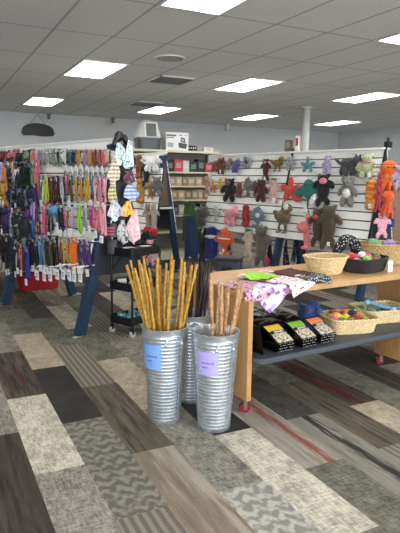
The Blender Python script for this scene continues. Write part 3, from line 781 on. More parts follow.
# ---- neckerchiefs on the triangular end of the near stand
ENDS = [ # px, y0, y1, width px, colours, kind, label
 (119,143,166,12,(.82,.86,.84),(.42,.62,.66),'print','pale teal printed neckerchief at the peak of the near stand\'s end'),
 (128,140,168,12,(.90,.92,.91),(.30,.48,.52),'spots','white neckerchief with blue-green motifs, highest on the stand end'),
 (113,160,186,11,(.88,.85,.80),(.70,.60,.48),'stripes','cream striped neckerchief on the near stand\'s end'),
 (129,171,184,13,(.36,.22,.30),(.62,.42,.52),'print','dark plum printed neckerchief on the near stand\'s end'),
 (112,178,202,10,(.85,.84,.72),(.66,.62,.28),'stripes','yellow-olive striped neckerchief, left side of the stand end'),
 (130,184,202,14,(.50,.60,.80),(.80,.83,.90),'stripes','periwinkle blue folded neckerchief, middle of the stand end'),
 (114,200,222,13,(.84,.85,.88),(.60,.64,.72),'print','pale grey neckerchief hanging left, below the yellow-olive one'),
 (127,201,216,15,(.92,.76,.40),(.85,.45,.22),'print','yellow and orange neckerchief, middle of the stand end'),
 (133,210,246,16,(.88,.72,.75),(.93,.86,.86),'print','large pink speckled neckerchief, lowest on the stand end'),
 (122,220,246,12,(.80,.80,.80),(.34,.34,.36),'print','grey and white neckerchief beside the large pink one'),
]
for i, (px, y0, y1, wpx, c, c2, kd, lb) in enumerate(ENDS):
    p, d = S1.end(px, y0, .05+.012*(i % 4)); d *= .98
    t = empty('neckerchief', S1.world(p), S1.rz+pi/2, lb, 'neckerchief', 'neckerchiefs on the near stand end')
    w = wpx*d/F_PX*1.25; L = (y1-y0)*d/F_PX
    drape(t, w, L, mat(c, kd, c2, 45 if kd != 'stripes' else 9), i, i % 3 != 1)
    m = MB(); m.tube([(0,.055+.012*(i % 4),.0),(0,-.03,.0),(0,-.04,.015)], .0035, 6); m.build('peg', M_CHROME, t)
for j, (px, y0, y1, lb) in enumerate(((111,222,238,'black boxed collar with a pink front, hung at the stand\'s front corner'), (112,238,255,'plain black boxed collar below the pink-fronted one'))):
    p, d = S1.end(px, y0, .10)
    t = empty('boxed_collar', S1.world(p), S1.rz+radians(48), lb, 'boxed collar', 'black boxed collars at the stand corner')
    w = 11*d/F_PX; L = (y1-y0)*d/F_PX*.97
    MB().rbox(-w/2, w/2, -.02, .02, -L, -.012, .006).build('carton', M_BLACK, t)
    if j == 0:
        m = MB()
        for q in range(3): m.box(-w*.32, w*.32, -.022, -.0201, -L*(.32+.2*q)-.018, -L*(.32+.2*q))
        m.build('pink_print', mat((.70,.30,.38),'paint'), t, False)
    else: MB().rbox(-w*.36, w*.36, -.023, -.0195, -L*.85, -L*.3, .004).build('window', mat((.16,.16,.18),'plastic'), t)
    m = MB(); m.tube([(0,0,-.015),(0,0,.008),(0,.1,.01)], .005, 6); m.build('hang_loop', M_CHROME, t)

# ------------------------------------------------------------------ plush toys
EYE = mat((.03,.03,.03), 'plastic')
def plush_parts(t, h, spec, c, c2=None, eyes=None, extra=(), voxel=None, kind='plush', scale=90):
    """spec: blobs (x,y,z, rx,ry,rz[, tilt]) in units of the toy's height, z measured down from its hook"""
    mb = MB()
    for q in spec:
        x, y, z, rx, ry, rz = q[:6]; tl = q[6] if len(q) > 6 else 0
        mb.ell((x*h, y*h, z*h), (rx*h, ry*h, rz*h), (0, tl, 0), 16, 10)
    body = mb.remesh('body', mat(c, kind, c2, scale), t, voxel or max(.006, h*.028), 2, .010 if h > .2 else .006)
    for nm, cc, blobs in extra:
        mb = MB()
        for q in blobs:
            x, y, z, rx, ry, rz = q[:6]; tl = q[6] if len(q) > 6 else 0
            mb.ell((x*h, y*h, z*h), (rx*h, ry*h, rz*h), (0, tl, 0), 12, 8)
        mb.build(nm, mat(cc, 'plush') if isinstance(cc, tuple) else cc, t)
    for x, y, z, r in (eyes or ()):
        MB().ell((x*h, y*h, z*h), (r*h, r*h, r*h), (0,0,0), 8, 6).build('eye', EYE, t)
    MB().tube([(0,0,-.14*h),(0,-.004,-.02),(0,0,.003)], .004, 6).build('hang_loop', M_CARD, t)
    return body
def bear(big_ear=.07):
    return [(0,0,-.56,.19,.15,.24),(0,-.03,-.22,.17,.15,.16),(-.15,-.02,-.09,big_ear,.05,big_ear),(.15,-.02,-.09,big_ear,.05,big_ear),(0,-.16,-.26,.08,.07,.06),
            (-.23,-.04,-.48,.08,.08,.19,.5),(.23,-.04,-.48,.08,.08,.19,-.5),(-.13,-.06,-.84,.09,.1,.17,.15),(.13,-.06,-.84,.09,.1,.17,-.15)]
BEYE = ((-.07,-.165,-.19,.022),(.07,-.165,-.19,.022),(0,-.225,-.245,.028))
STAR = [(0,0,-.5,.2,.09,.2)]+[(.27*sin(a),0,-.5+.27*cos(a),.10,.06,.25,a) for a in (2*pi*q/5 for q in range(5))]
RAY = [(0,0,-.28,.20,.08,.26),(-.24,0,-.33,.26,.03,.13,-.4),(.24,0,-.33,.26,.03,.13,.4),(0,0,-.6,.035,.035,.22),(.02,0,-.85,.025,.025,.17,-.15)]
QUAD = [(0,0,-.42,.40,.2,.24),(.36,-.08,-.30,.2,.18,.19),(.55,-.1,-.36,.10,.10,.09),(.28,-.02,-.10,.05,.04,.10),(.44,-.02,-.12,.05,.04,.10),
        (-.28,-.06,-.75,.10,.1,.22,.2),(-.1,-.1,-.78,.10,.1,.22),(.14,-.06,-.78,.10,.1,.22),(.30,-.1,-.75,.10,.1,.22,-.2),(-.48,0,-.36,.2,.07,.07,.6)]
DUCK = [(0,0,-.5,.24,.2,.22),(.2,-.05,-.24,.14,.13,.14),(-.26,0,-.42,.16,.08,.08,.6),(-.08,-.16,-.5,.16,.06,.12,.3),(-.1,-.02,-.82,.045,.045,.18),(.1,-.02,-.82,.045,.045,.18),(-.12,-.08,-.97,.09,.12,.03),(.1,-.08,-.97,.09,.12,.03)]
FLAM = [(-.02,0,-.38,.17,.15,.16),(.1,-.02,-.2,.045,.045,.16,.3),(.14,-.05,-.07,.07,.07,.07),(.16,-.13,-.1,.04,.07,.03),(-.06,-.1,-.38,.12,.06,.10),(.04,0,-.66,.045,.05,.24),(.13,0,-.66,.045,.05,.24),(.06,-.05,-.93,.08,.1,.05),(.16,-.05,-.93,.06,.1,.05)]
CAT = [(0,-.02*(q%2),-.13-.145*q,.16,.14,.11) for q in range(6)]+[(-.08,-.02,-.03,.02,.02,.06,.3),(.08,-.02,-.03,.02,.02,.06,-.3)]
OCT = [(0,-.02,-.22,.22,.18,.21)]+[(.17*cos(a),.13*sin(a)-.02,-.62,.05,.05,.30,-.25*cos(a)) for a in (2*pi*q/8 for q in range(8))]
FISH = [(0,0,-.40,.24,.13,.32),(0,0,-.80,.08,.06,.14),(-.12,0,-.92,.15,.04,.07,.6),(.12,0,-.92,.15,.04,.07,-.6),(-.26,-.02,-.45,.10,.03,.13,.6),(.26,-.02,-.45,.10,.03,.13,-.6),(0,.05,-.1,.06,.05,.08)]
FLAT = [(0,0,-.45,.13,.07,.36),(0,-.04,-.12,.12,.09,.11),(-.1,0,-.04,.045,.03,.06),(.1,0,-.04,.045,.03,.06),(-.17,0,-.3,.06,.05,.14,.6),(.17,0,-.3,.06,.05,.14,-.6),(-.1,0,-.82,.06,.05,.15,.2),(.1,0,-.82,.06,.05,.15,-.2)]
ROPE = [(-.07,0,-.45,.09,.09,.40,.05),(.08,0,-.5,.09,.09,.42,-.05),(0,0,-.12,.15,.1,.1),(0,-.02,-.85,.2,.1,.12)]
DINO = [(0,0,-.5,.2,.18,.26),(.02,-.06,-.18,.15,.15,.15),(-.2,0,-.62,.16,.1,.09,.5),(-.2,-.06,-.42,.06,.06,.16,.7),(.22,-.06,-.42,.06,.06,.16,-.7),(-.12,-.06,-.82,.1,.1,.16),(.14,-.06,-.82,.1,.1,.16),(-.12,.02,-.06,.07,.03,.08),(.14,.02,-.06,.07,.03,.08)]
TOYS = [ # px, y0, y1, spec, width factor, colour, second colour, eyes, extras, label, name
 (216,158,172,QUAD,.8,(.42,.26,.20),(.60,.34,.28),None,(),'small brown and rust plush, top left of the plush wall','plush_toy'),
 (222,157,174,BEYE and bear(),1,(.40,.24,.16),None,BEYE,(),'small dark brown plush bear, top row beside the rust one','plush_bear'),
 (229,156,170,DUCK,1,(.50,.52,.50),(.62,.30,.30),None,(),'small grey plush duck with reddish patches, top row','plush_duck'),
 (236,158,173,QUAD,.8,(.22,.30,.52),(.45,.32,.58),None,(),'small blue and purple plush, top row','plush_toy'),
 (266,159,182,FLAT,1.1,(.34,.09,.13),(.25,.06,.09),None,(('white_muzzle',(.75,.62,.55),((.05,-.12,-.15,.06,.05,.05),)),),'long maroon plush with pale muzzle, top row','plush_toy'),
 (278,155,171,DUCK,1.2,(.50,.42,.20),(.28,.20,.12),None,(('bill',(.80,.70,.30),((.36,-.1,-.25,.09,.07,.04),)),),'brown and gold plush duck, top row left of the silver one','plush_duck'),
 (291,156,170,bear(.06),1.25,(.66,.67,.68),(.30,.30,.31),None,(),'silver sequin-like grey plush, top row beside the joint strip','plush_toy'),
 (308,157,173,STAR,1.1,(.42,.58,.60),(.30,.45,.48),None,(),'dusty teal plush turtle shape, top row middle of the plush wall','plush_toy'),
 (328,156,174,DINO,1.0,(.72,.66,.78),(.58,.52,.66),((-.04,-.2,-.16,.02),(.1,-.2,-.16,.02)),(),'lavender plush dragon, top row','plush_dragon'),
 (350,154,175,QUAD,1.15,(.28,.30,.31),(.16,.17,.18),((.38,-.25,-.26,.022),(.46,-.24,-.26,.022)),(('open_mouth',(.72,.30,.30),((.5,-.16,-.45,.09,.07,.05),)),),'big dark grey plush wolf with red mouth, top row','plush_wolf'),
 (367,154,178,DINO,1.15,(.72,.74,.58),(.60,.60,.44),((-.04,-.2,-.16,.02),(.1,-.2,-.16,.02)),(('pink_collar',(.70,.35,.38),((0,-.05,-.34,.17,.16,.04),)),),'cream-green plush dinosaur, top row right end','plush_dinosaur'),
 (207,176,196,FLAT,1,(.74,.62,.30),(.50,.30,.48),None,(),'yellow and purple plush in second row, left end','plush_toy'),
 (213,180,194,STAR,.9,(.70,.28,.30),(.80,.70,.40),None,(),'small red and cream plush, second row','plush_toy'),
 (220.5,178,193,ROPE,.9,(.86,.72,.20),(.70,.55,.12),None,(),'bright yellow plush stick, second row','plush_toy'),
 (230,177,202,bear(.05),1.05,(.08,.08,.085),(.04,.04,.045),None,(('pink_face',(.55,.34,.34),((0,-.15,-.24,.09,.07,.09),)),),'black plush gorilla with pinkish face, second row','plush_gorilla'),
 (240,182,198,bear(),.9,(.36,.24,.15),(.50,.26,.20),None,(),'small brown plush, second row beside the gorilla','plush_toy'),
 (248,176,196,FISH,.9,(.46,.45,.42),(.33,.32,.30),None,(),'grey plush fish, second row','plush_fish'),
 (255,180,196,FISH,.8,(.30,.20,.20),(.45,.42,.40),None,(),'dark brown plush fish, second row right of the grey one','plush_fish'),
 (262,178,202,bear(.06),1.0,(.33,.10,.13),(.22,.06,.09),BEYE,(),'maroon plush bear, second row','plush_bear'),
 (274,178,204,FLAT,.95,(.86,.80,.74),(.62,.20,.20),None,(('green_cap',(.30,.45,.25),((0,-.03,-.06,.11,.1,.06),)),),'white and red plush with green cap, second row by the joint strip','plush_toy'),
 (291,177,203,STAR,1.25,(.88,.28,.20),(.75,.20,.14),None,(),'orange-red plush starfish, second row','plush_starfish'),
 (300,186,202,bear(),.8,(.62,.22,.28),(.80,.5,.5),None,(),'small dark pink plush tucked behind the starfish','plush_toy'),
 (309,178,216,RAY,.85,(.10,.46,.42),(.06,.34,.32),((-.06,-.07,-.18,.018),(.06,-.07,-.18,.018)),(),'teal green plush stingray with thin tail','plush_stingray'),
 (324,174,208,FLAT,1.25,(.06,.06,.065),(.03,.03,.035),None,(('pink_face',(.85,.50,.55),((.03,-.13,-.20,.09,.07,.09),)),('white_leg',(.88,.86,.82),((-.22,-.02,-.74,.06,.06,.20,.5),))),'black plush skunk with pink face and white leg','plush_skunk'),
 (349,176,206,bear(.10),.95,(.52,.51,.49),(.40,.39,.37),BEYE,(('white_belly',(.85,.84,.80),((0,-.1,-.56,.14,.09,.16),)),),'grey plush koala with white belly, second row','plush_koala'),
 (371.5,179,210,CAT,.85,(.88,.56,.18),(.75,.40,.10),((-.05,-.14,-.12,.02),(.05,-.14,-.12,.02)),(),'orange plush caterpillar, second row right end','plush_caterpillar'),
 (201,204,227,QUAD,.75,(.42,.40,.38),(.12,.11,.11),None,(),'grey and black plush raccoon, third row left end','plush_raccoon'),
 (216,205,221,FISH,.9,(.74,.74,.72),(.60,.60,.58),None,(),'pale grey plush fish, third row left of the pink pig','plush_fish'),
 (231,205,226,QUAD,1.0,(.90,.58,.64),(.80,.46,.54),((.40,-.25,-.26,.02),(.48,-.24,-.26,.02)),(('snout',(.82,.45,.52),((.62,-.14,-.36,.05,.06,.06),)),),'pink plush pig, third row','plush_pig'),
 (246,204,228,ROPE,1.25,(.62,.08,.12),(.48,.05,.08),None,(),'crimson plush bone, third row beside the pig','plush_bone'),
 (258,205,229,FISH,1.05,(.32,.42,.48),(.45,.52,.56),None,(('white_label',(.86,.86,.84),((.08,-.13,-.42,.10,.03,.10),)),),'blue-grey plush whale with white label, third row','plush_whale'),
 (284,200,233,DUCK,.85,(.46,.40,.30),(.26,.22,.15),None,(('white_head',(.84,.82,.76),((.18,-.14,-.20,.10,.09,.10),)),),'mottled brown plush duck with pale head, third row','plush_duck'),
 (305,213,250,FLAM,.95,(.90,.50,.50),(.80,.40,.42),None,(),'coral pink plush flamingo with dangling legs','plush_flamingo'),
 (319,208,249,FLAT,1.05,(.30,.24,.17),(.13,.095,.06),None,(('red_bow',(.75,.25,.28),((.0,-.13,-.22,.07,.05,.05),)),),'brown plush squirrel with red bow, right of the flamingo','plush_squirrel'),
 (330,205,252,FLAT,1.0,(.34,.28,.20),(.15,.11,.07),None,(),'taller brown plush squirrel beside the bowed one','plush_squirrel'),
 (199,228,262,FLAT,1.05,(.22,.28,.14),(.14,.18,.09),None,(),'olive green plush crocodile, lowest row left end','plush_crocodile'),
 (212,226,262,ROPE,1.05,(.10,.16,.46),(.07,.10,.33),None,(('white_band',(.88,.88,.88),((0,-.02,-.30,.19,.12,.06),)),),'royal blue plush toy with white band, lowest row','plush_toy'),
 (225,226,256,FISH,1.05,(.85,.36,.16),(.70,.25,.10),((-.1,-.12,-.25,.025),(.1,-.12,-.25,.025)),(('white_stripe',(.90,.88,.84),((0,-.02,-.42,.245,.135,.05),)),('white_tail',(.88,.86,.82),((-.1,-.0,-.95,.13,.045,.06,.6),(.1,0,-.95,.13,.045,.06,-.6)))),'orange and white plush clownfish, lowest row','plush_fish'),
 (249,229,262,FLAT,.95,(.80,.74,.64),(.62,.55,.44),None,(('green_cap',(.25,.38,.18),((0,-.03,-.05,.11,.1,.07),)),),'cream plush carrot with green top, lowest row','plush_toy'),
 (262,226,270,FLAT,1.2,(.40,.36,.32),(.28,.24,.21),None,(('red_label',(.72,.20,.22),((.2,-.06,-.76,.07,.02,.09,.4),)),),'long shaggy grey plush with red label, lowest row right','plush_toy'),
]
for i, (px, y0, y1, spec, wf, c, c2, eyes, extra, lb, nm) in enumerate(TOYS):
    k = S3.half/S3.H
    out = .06 + .12*(y1-y0)*.0145*.5 + k*(y1-y0)*.0145*.6
    low = y0 > 224
    if low: out = .08
    p, d = S3.face(px, y0, out)
    h = (y1-y0)*d/F_PX
    t = empty(nm, S3.world(p), S3.rz+radians(random.uniform(-10, 22)), lb, 'plush toy', 'plush toys on the far slatwall')
    t['group'] = 'plush toys on the far slatwall'
    sp = [(q[0]*wf*1.15,)+tuple(q[1:3])+(q[3]*wf*1.15,)+tuple(q[4:]) for q in spec]
    ex = [(n_, c_, [(q[0]*wf*1.15,)+tuple(q[1:3])+(q[3]*wf*1.15,)+tuple(q[4:]) for q in bl]) for n_, c_, bl in extra]
    ey = [(q[0]*wf*1.15, q[1], q[2], q[3]) for q in (eyes or ())]
    plush_parts(t, h, sp, c, c2, ey, ex)
    if i % 3 == 1: tag_card(t, .05*wf, -.2*h-.01, -.75*h, .035, .05)
    S3.hook(p, out)
# a wire ring toy, top row
p, d = S3.face(247, 157, .08)
t = empty('ring_toy', S3.world(p), S3.rz, 'grey braided ring toy, top row of the plush wall', 'dog toy')
m = MB(); m.tube([(.07*cos(a), .01*sin(3*a), -.075+.07*sin(a)) for a in (2*pi*q/28 for q in range(28))], .022, 10, 0, 1, None, True); m.build('ring', mat((.55,.57,.58),'fabric',None,90), t)
m = MB(); m.ell((0,-.012,-.075),(.03,.02,.03)); m.tube([(0,0,-.02),(0,0,.003)],.005,6); m.build('knot', mat((.30,.30,.32),'fabric'), t); S3.hook(p, .08)
# toys on the right end of the far stand
ENDT = [(389,160,196,OCT,1.0,(.92,.44,.14),(.80,.32,.08),((-.08,-.2,-.2,.03),(.08,-.2,-.2,.03)),'bright orange plush octopus on the right stand end','plush_octopus'),
        (388,190,222,OCT,.8,(.90,.38,.16),(.75,.28,.1),None,'second orange plush with dangling arms below the octopus','plush_octopus'),
        (379,188,214,FLAT,.8,(.66,.16,.22),(.5,.1,.15),None,'red plush rope toy at the edge of the right stand end','plush_toy'),
        (383,213,240,FLAT,1.25,(.88,.56,.66),(.95,.80,.84),None,'pink plush unicorn-like toy low on the right stand end','plush_toy'),
        (392,206,228,ROPE,.9,(.22,.28,.52),(.15,.2,.4),None,'blue plush stick beside the pink toy on the stand end','plush_toy'),
        (400,164,190,bear(),.9,(.66,.60,.70),(.55,.5,.6),None,'lavender plush partly cut off at the right edge','plush_toy'),
        (380,172,192,ROPE,.7,(.74,.24,.26),(.6,.15,.18),None,'thin red plush stick left of the octopus','plush_toy')]
for i, (px, y0, y1, spec, wf, c, c2, eyes, lb, nm) in enumerate(ENDT):
    p, d = S3.end(px, y0, .09+.03*(i % 3))
    if i == 5: p, d = S3.end(px, y0, .35)
    h = (y1-y0)*d/F_PX
    t = empty(nm, S3.world(p), S3.rz+radians(55), lb, 'plush toy', 'plush toys on the right stand end')
    plush_parts(t, h, [(q[0]*wf*1.1,)+tuple(q[1:3])+(q[3]*wf*1.1,)+tuple(q[4:]) for q in spec], c, c2, [(q[0]*wf*1.1,)+q[1:] for q in (eyes or ())])
    m = MB(); l = p[0]; v = Vector((-sin(radians(55)), 0, 0))
    a = -radians(55); ux, uy = -cos(a), sin(a)*-1
    m.tube([(0,-.02,0),(cos(radians(55))*-l, sin(radians(55))*l, 0)], .0035, 6); m.build('peg', M_BLACK, t)

# goods on the left face of the small stand behind
BACK = [(152,156,172,QUAD,1.1,(.90,.90,.88),(.75,.75,.74),'white fluffy plush on the small middle stand','plush_toy'),
        (146,160,188,FLAT,.8,(.14,.13,.13),(.08,.08,.08),'black plush on the small middle stand, left of the white one','plush_toy'),
        (157,176,196,bear(),1,(.42,.40,.40),(.28,.27,.27),'grey plush bear on the small middle stand','plush_bear'),
        (150,182,200,FLAT,.9,(.72,.52,.26),(.5,.34,.16),'tan plush below the black one on the middle stand','plush_toy'),
        (148,203,234,FLAT,.6,(.66,.58,.52),(.5,.44,.4),'grey-brown plush leg toy with red foot, left of the pair','plush_toy'),
        (154,203,236,FLAT,.6,(.70,.64,.58),(.55,.48,.44),'pale plush leg toy with red foot, right of the pair','plush_toy'),
        (150,240,268,FLAT,.9,(.86,.62,.66),(.75,.5,.55),'pale pink plush low on the middle stand','plush_toy'),
        (139,154,180,ROPE,.7,(.60,.38,.24),(.1,.1,.1),'brown and black plush stick beside the neckerchiefs','plush_toy'),
        (140,178,204,ROPE,.8,(.80,.58,.26),(.2,.15,.1),'gold and dark plush stick under the brown one','plush_toy')]
for i, (px, y0, y1, spec, wf, c, c2, lb, nm) in enumerate(BACK):
    p, d = S2.face(px, y0, .12)
    h = (y1-y0)*d/F_PX
    t = empty(nm, S2.world(p), S2.rz+radians(30), lb, 'plush toy', 'plush toys on the middle stand')
    ex = [('red_foot', (.66,.12,.14), [(-.08*wf,-.03,-.88,.10,.10,.12),(.08*wf,-.03,-.88,.10,.10,.12)])] if i in (4, 5) else ()
    plush_parts(t, h, [(q[0]*wf*1.15,)+tuple(q[1:3])+(q[3]*wf*1.15,)+tuple(q[4:]) for q in spec], c, c2, None, ex)
    S2.hook(p, .12)
# green and navy dog coats on the far side of the small stand
for px, y0, y1, wpx, c, lb in ((190,203,240,15,(.17,.28,.14),'dark green dog coat hung right of the brown triangular end'), (191,217,258,13,(.08,.14,.28),'navy dog coat hung below the green one')):
    q = onz(px, 262, .25); r = ray(px, y0); tt = 8.55/r[1]
    w = c2w(r[0]*8.62/r[1], 8.62); z = HC+r[2]*8.62/r[1]
    if c[2] > .2: w = c2w(r[0]*8.36/r[1], 8.36); z = HC+r[2]*8.36/r[1]
    t = empty('dog_coat', (w[0], w[1], z), wang(radians(-20)), lb, 'dog coat', 'dog coats beside the middle stand')
    drape(t, wpx*8.5/F_PX*1.1, (y1-y0)*8.5/F_PX, mat(c, 'fabric'), 5, False, .02, 1.2, 'coat_body', .6)
    m = MB(); m.tube([(-.05,-.01,-.03),(0,-.01,.02),(.05,-.01,-.03)], .012, 8); m.build('collar_band', M_BLACK, t)
    dx = -.36 if c[2] < .2 else -.38
    m = MB(); m.tube([(0,-.01,.02),(dx,.25,.03)], .006, 6); m.build('hang_arm', M_CHROME, t)

# dark goods glimpsed under the far stand (hung on its other side)
for px, y0, y1, wpx, c, c2, kd, lb in ((287,240,268,7,(.20,.14,.26),(.60,.55,.64),'spots','dark purple starred cloth seen under the plush wall'),
        (303,238,272,9,(.06,.07,.10),(.1,.1,.12),'print','black cloth hanging under the plush wall, right of the starred one'),
        (271,240,266,6,(.10,.12,.18),(.2,.2,.28),'print','dark navy cloth under the plush wall beside its middle leg'),
        (295,240,262,5,(.42,.43,.45),(.2,.2,.22),'print','grey cloth between the starred and black ones')):
    o = -S3.half*2.2
    r = ray(px, y0)
    lx0 = -S3.O[0]*S3.X[0]-S3.O[1]*S3.X[1]; dlx = r[0]*S3.X[0]+r[1]*S3.X[1]
    ly0 = -S3.O[0]*S3.N[0]-S3.O[1]*S3.N[1]; dly = r[0]*S3.N[0]+r[1]*S3.N[1]
    tt = (.42-ly0)/dly; p = Vector((lx0+dlx*tt, .42, HC+r[2]*tt))
    t = empty('hanging_cloth', S3.world(p), S3.rz, lb, 'cloth', 'cloths under the plush wall')
    d = tt*.98; drape(t, wpx*d/F_PX*1.3, (y1-y0)*d/F_PX, mat(c, kd, c2, 30), int(px), False)
    zf = S3.half*(1-p[2]/S3.H)
    m = MB(); m.tube([(0,-.01,-.01),(0,-.005,.02),(0,zf-.42,.03)], .005, 6); m.build('peg', M_CHROME, t)

# ------------------------------------------------------------------ metal buckets of chews
def bucket(x, y, label, turn):
    w = c2w(x, y)
    t = empty('metal_bucket', (w[0], w[1], 0), wang(turn), label, 'bucket', 'tall galvanized buckets of chew sticks')
    H = .59; prof = [(.0,.012),(.088,.012),(.093,.0),(.097,.004)]
    nrib = 25
    for q in range(nrib):
        z0 = .02+(H-.055)*q/nrib
        for dz, e in ((0,0),(.003,.0012),(.006,.0012),(.009,.0)):
            z = z0+dz; prof.append((.095+.042*z/H+e, z))
    prof += [(.1345,H-.034),(.137,H-.012),(.1415,H-.006),(.1415,H),(.135,H)]
    inner = [(.133,H-.008)]+[(.092+.041*z/H, z) for z in (H*.8,H*.6,H*.4,H*.2,.03)]+[(0,.028)]
    MB().lathe(prof+inner, 48, close=True).build('pail', M_GALV, t, True, 60)
    for sg in (1, -1):                                     # drop handles
        m = MB(); z = H-.062; r = .095+.042*z/H+.008
        pts = []
        for q in range(13):
            a = pi*q/12; an = cos(a)*.38
            pts.append((r*sin(an), -sg*r*cos(an), z+.048*sin(a)**.8-.02))
        m.tube(pts, .0055, 8)
        for an in (-.38, .38): m.ell((r*sin(an), -sg*(r-.004)*cos(an), z-.022), (.011,.01,.013), nu=8, nv=6)
        m.build('handle', M_GALV, t)
    m = MB(); m.box(-.004,.004,.0,.003,.03,H-.05,0,Matrix.Rotation(radians(200),4,'Z') @ Matrix.Translation((0,.118,0)) @ Matrix.Rotation(-math.atan(.042/.59),4,'X') @ Matrix.Translation((0,-.014,0)))
    m.build('seam', M_GALV, t, False)
    return t
def card(t, a0, a1, z0, z1, c, rows=2):
    """paper notice taped round the pail; the handwriting is illegible strokes"""
    m = MB()
    def fn(u, v):
        z = z0+(z1-z0)*v; r = .0995+.042*z/.59; a = a0+(a1-a0)*u
        return (r*sin(a), -r*cos(a), z)
    m.sheet(fn, 12, 6, .0012); m.build('paper_notice', mat(c, 'paint'), t)
    m = MB(); rnd = random.Random(int(a0*100))
    for row, (n, u0) in enumerate(((11, .2), (5, .25))):
        zz = z0+(z1-z0)*(.50-.19*row)
        for q in range(n):
            u = u0+q*.058; a = a0+(a1-a0)*u; h = (z1-z0)*rnd.choice((.06, .06, .09)) if q < n-1 else (z1-z0)*.11
            r = .0995+.042*zz/.59+.0009
            p0 = Vector((r*sin(a), -r*cos(a), zz)); 
            m.tube([p0, p0+Vector((.002,0,h))], .0019, 4)
            if q % 2 == 0: m.tube([p0+Vector((0,0,h*.5)), p0+Vector((.005*cos(a),.005*sin(a),h*.55))], .0017, 4)
    m.build('handwriting', mat((.15,.16,.28),'paint'), t)
def stick(name, base, top, r, m, label, group, seed, twist=True):
    """one chew stick, wavy and uneven, leaning in its pail"""
    rnd = random.Random(seed); b = Vector(base); e = Vector(top); pts = []; rs = []
    n = 14; ph = rnd.uniform(0, 6)
    sd = (e-b).cross(Vector((0,1,.3))).normalized()
    for q in range(n):
        f = q/(n-1); pts.append((e-b)*f + sd*.006*sin(f*7+ph) + Vector((rnd.uniform(-.0015,.0015), rnd.uniform(-.0015,.0015), 0)))
        rs.append(r*(1+.14*sin(f*23+ph)+rnd.uniform(-.08,.08))*(.85 if q in (0, n-1) else 1))
    mb = MB(); mb.tube(pts, rs, 9)
    o = mb.build(name, m, None, True, 60)
    o.location = b
    return tag(o, label, 'chew stick', group)
ORD = ['first','second','third','fourth','fifth','sixth','seventh','eighth','ninth','tenth','eleventh','twelfth','thirteenth','fourteenth','fifteenth','sixteenth','seventeenth','eighteenth','nineteenth','twentieth']
B1 = (-.205, 3.17); B2 = (.095, 3.075); B3 = (-.06, 3.49)
FB1 = bucket(*B1, 'ribbed metal bucket with blue notice, holding yellow chew sticks', radians(28))
FB2 = bucket(*B2, 'ribbed metal bucket with lilac notice, holding tan chew sticks', radians(24))
FB3 = bucket(*B3, 'ribbed metal bucket without notice, behind the other two, holding dark sticks', radians(10))
card(FB1, radians(-88), radians(-34), .35, .50, (.48,.67,.93)); card(FB2, radians(-72), radians(-18), .355, .495, (.70,.65,.93))
card(FB3, radians(18), radians(40), .36, .50, (.36,.48,.34))
def fill(B, tips, name, r, m, lab, group, rb=.055, seed=1):
    """tips: (px, py, depth offset) of each stick's upper end; feet spread over the pail's bottom"""
    tips = sorted(tips)
    for i, (px, py, dy) in enumerate(tips):
        ry = ray(px, py); tt = (B[1]+dy)/ry[1]
        tx, ty, tz = ry[0]*tt, B[1]+dy, HC+ry[2]*tt
        fx = B[0] + max(-1, min(1, (tx-B[0])/.17))*rb*.6 + random.uniform(-.022,.022); fy = B[1] + max(-1, min(1, dy/.12))*rb*.8
        # the stick crosses the rim inside it, so its foot follows from its tip
        fr = (.59-.035)/(tz-.035)
        cx, cy = fx+(tx-fx)*fr-B[0], fy+(ty-fy)*fr-B[1]; q = sqrt(cx*cx+cy*cy)
        if q > .112:
            cx *= .112/q; cy *= .112/q
            fx = (B[0]+cx-fr*tx)/(1-fr); fy = (B[1]+cy-fr*ty)/(1-fr)
            dd = sqrt((fx-B[0])**2+(fy-B[1])**2)
            if dd > .075: fx = B[0]+(fx-B[0])*.075/dd; fy = B[1]+(fy-B[1])*.075/dd
        a = c2w(fx, fy); b = c2w(tx, ty)
        stick(name, (a[0], a[1], .035), (b[0], b[1], tz), r*random.uniform(.88, 1.1), m, lab % ORD[i], group, seed*50+i)
M_YEL = mat((.77,.60,.23), 'twist', (.60,.43,.13)); M_TANS = mat((.78,.62,.45), 'twist', (.58,.42,.28)); M_DARKS = mat((.19,.11,.09), 'twist', (.10,.06,.05))
fill(B1, [(126,265,.04),(131,260,-.02),(138,260,.06),(141,264,-.04),(144.5,256,.08),(135,268,-.06),(146,270,-.07),(157,258,.07),(158,264,-.02),(161,265,.09),(166,263,.05),
          (168.5,271,-.05),(171.5,255,.07),(172,263,-.07),(174,260,.03),(183,257,.06),(185.5,262,-.03),(191,265,.05),(196,264,.0),(150,268,.1)],
     'chew_stick', .0092, M_YEL, '%s yellow chew stick from the left in the blue-labelled bucket', 'yellow chew sticks', .06, 1)
fill(B2, [(212,273,.0),(218.5,283,.05),(223,284,-.03),(226,288,.06),(229,286,.02),(239,281,-.04),(241.5,285,.05)],
     'chew_stick', .0112, M_TANS, '%s tan chew stick from the left in the lilac-labelled bucket', 'tan chew sticks', .055, 2)
fill(B3, [(193,262,.04),(198,261,-.02),(201,263,.06),(203.5,262,.0),(206,264,.05),(209,263,-.03),(211,267,.03),(204,270,-.06),(188,268,.05)],
     'chew_stick', .0088, M_DARKS, '%s dark brown chew stick from the left in the rear bucket', 'dark chew sticks', .055, 3)

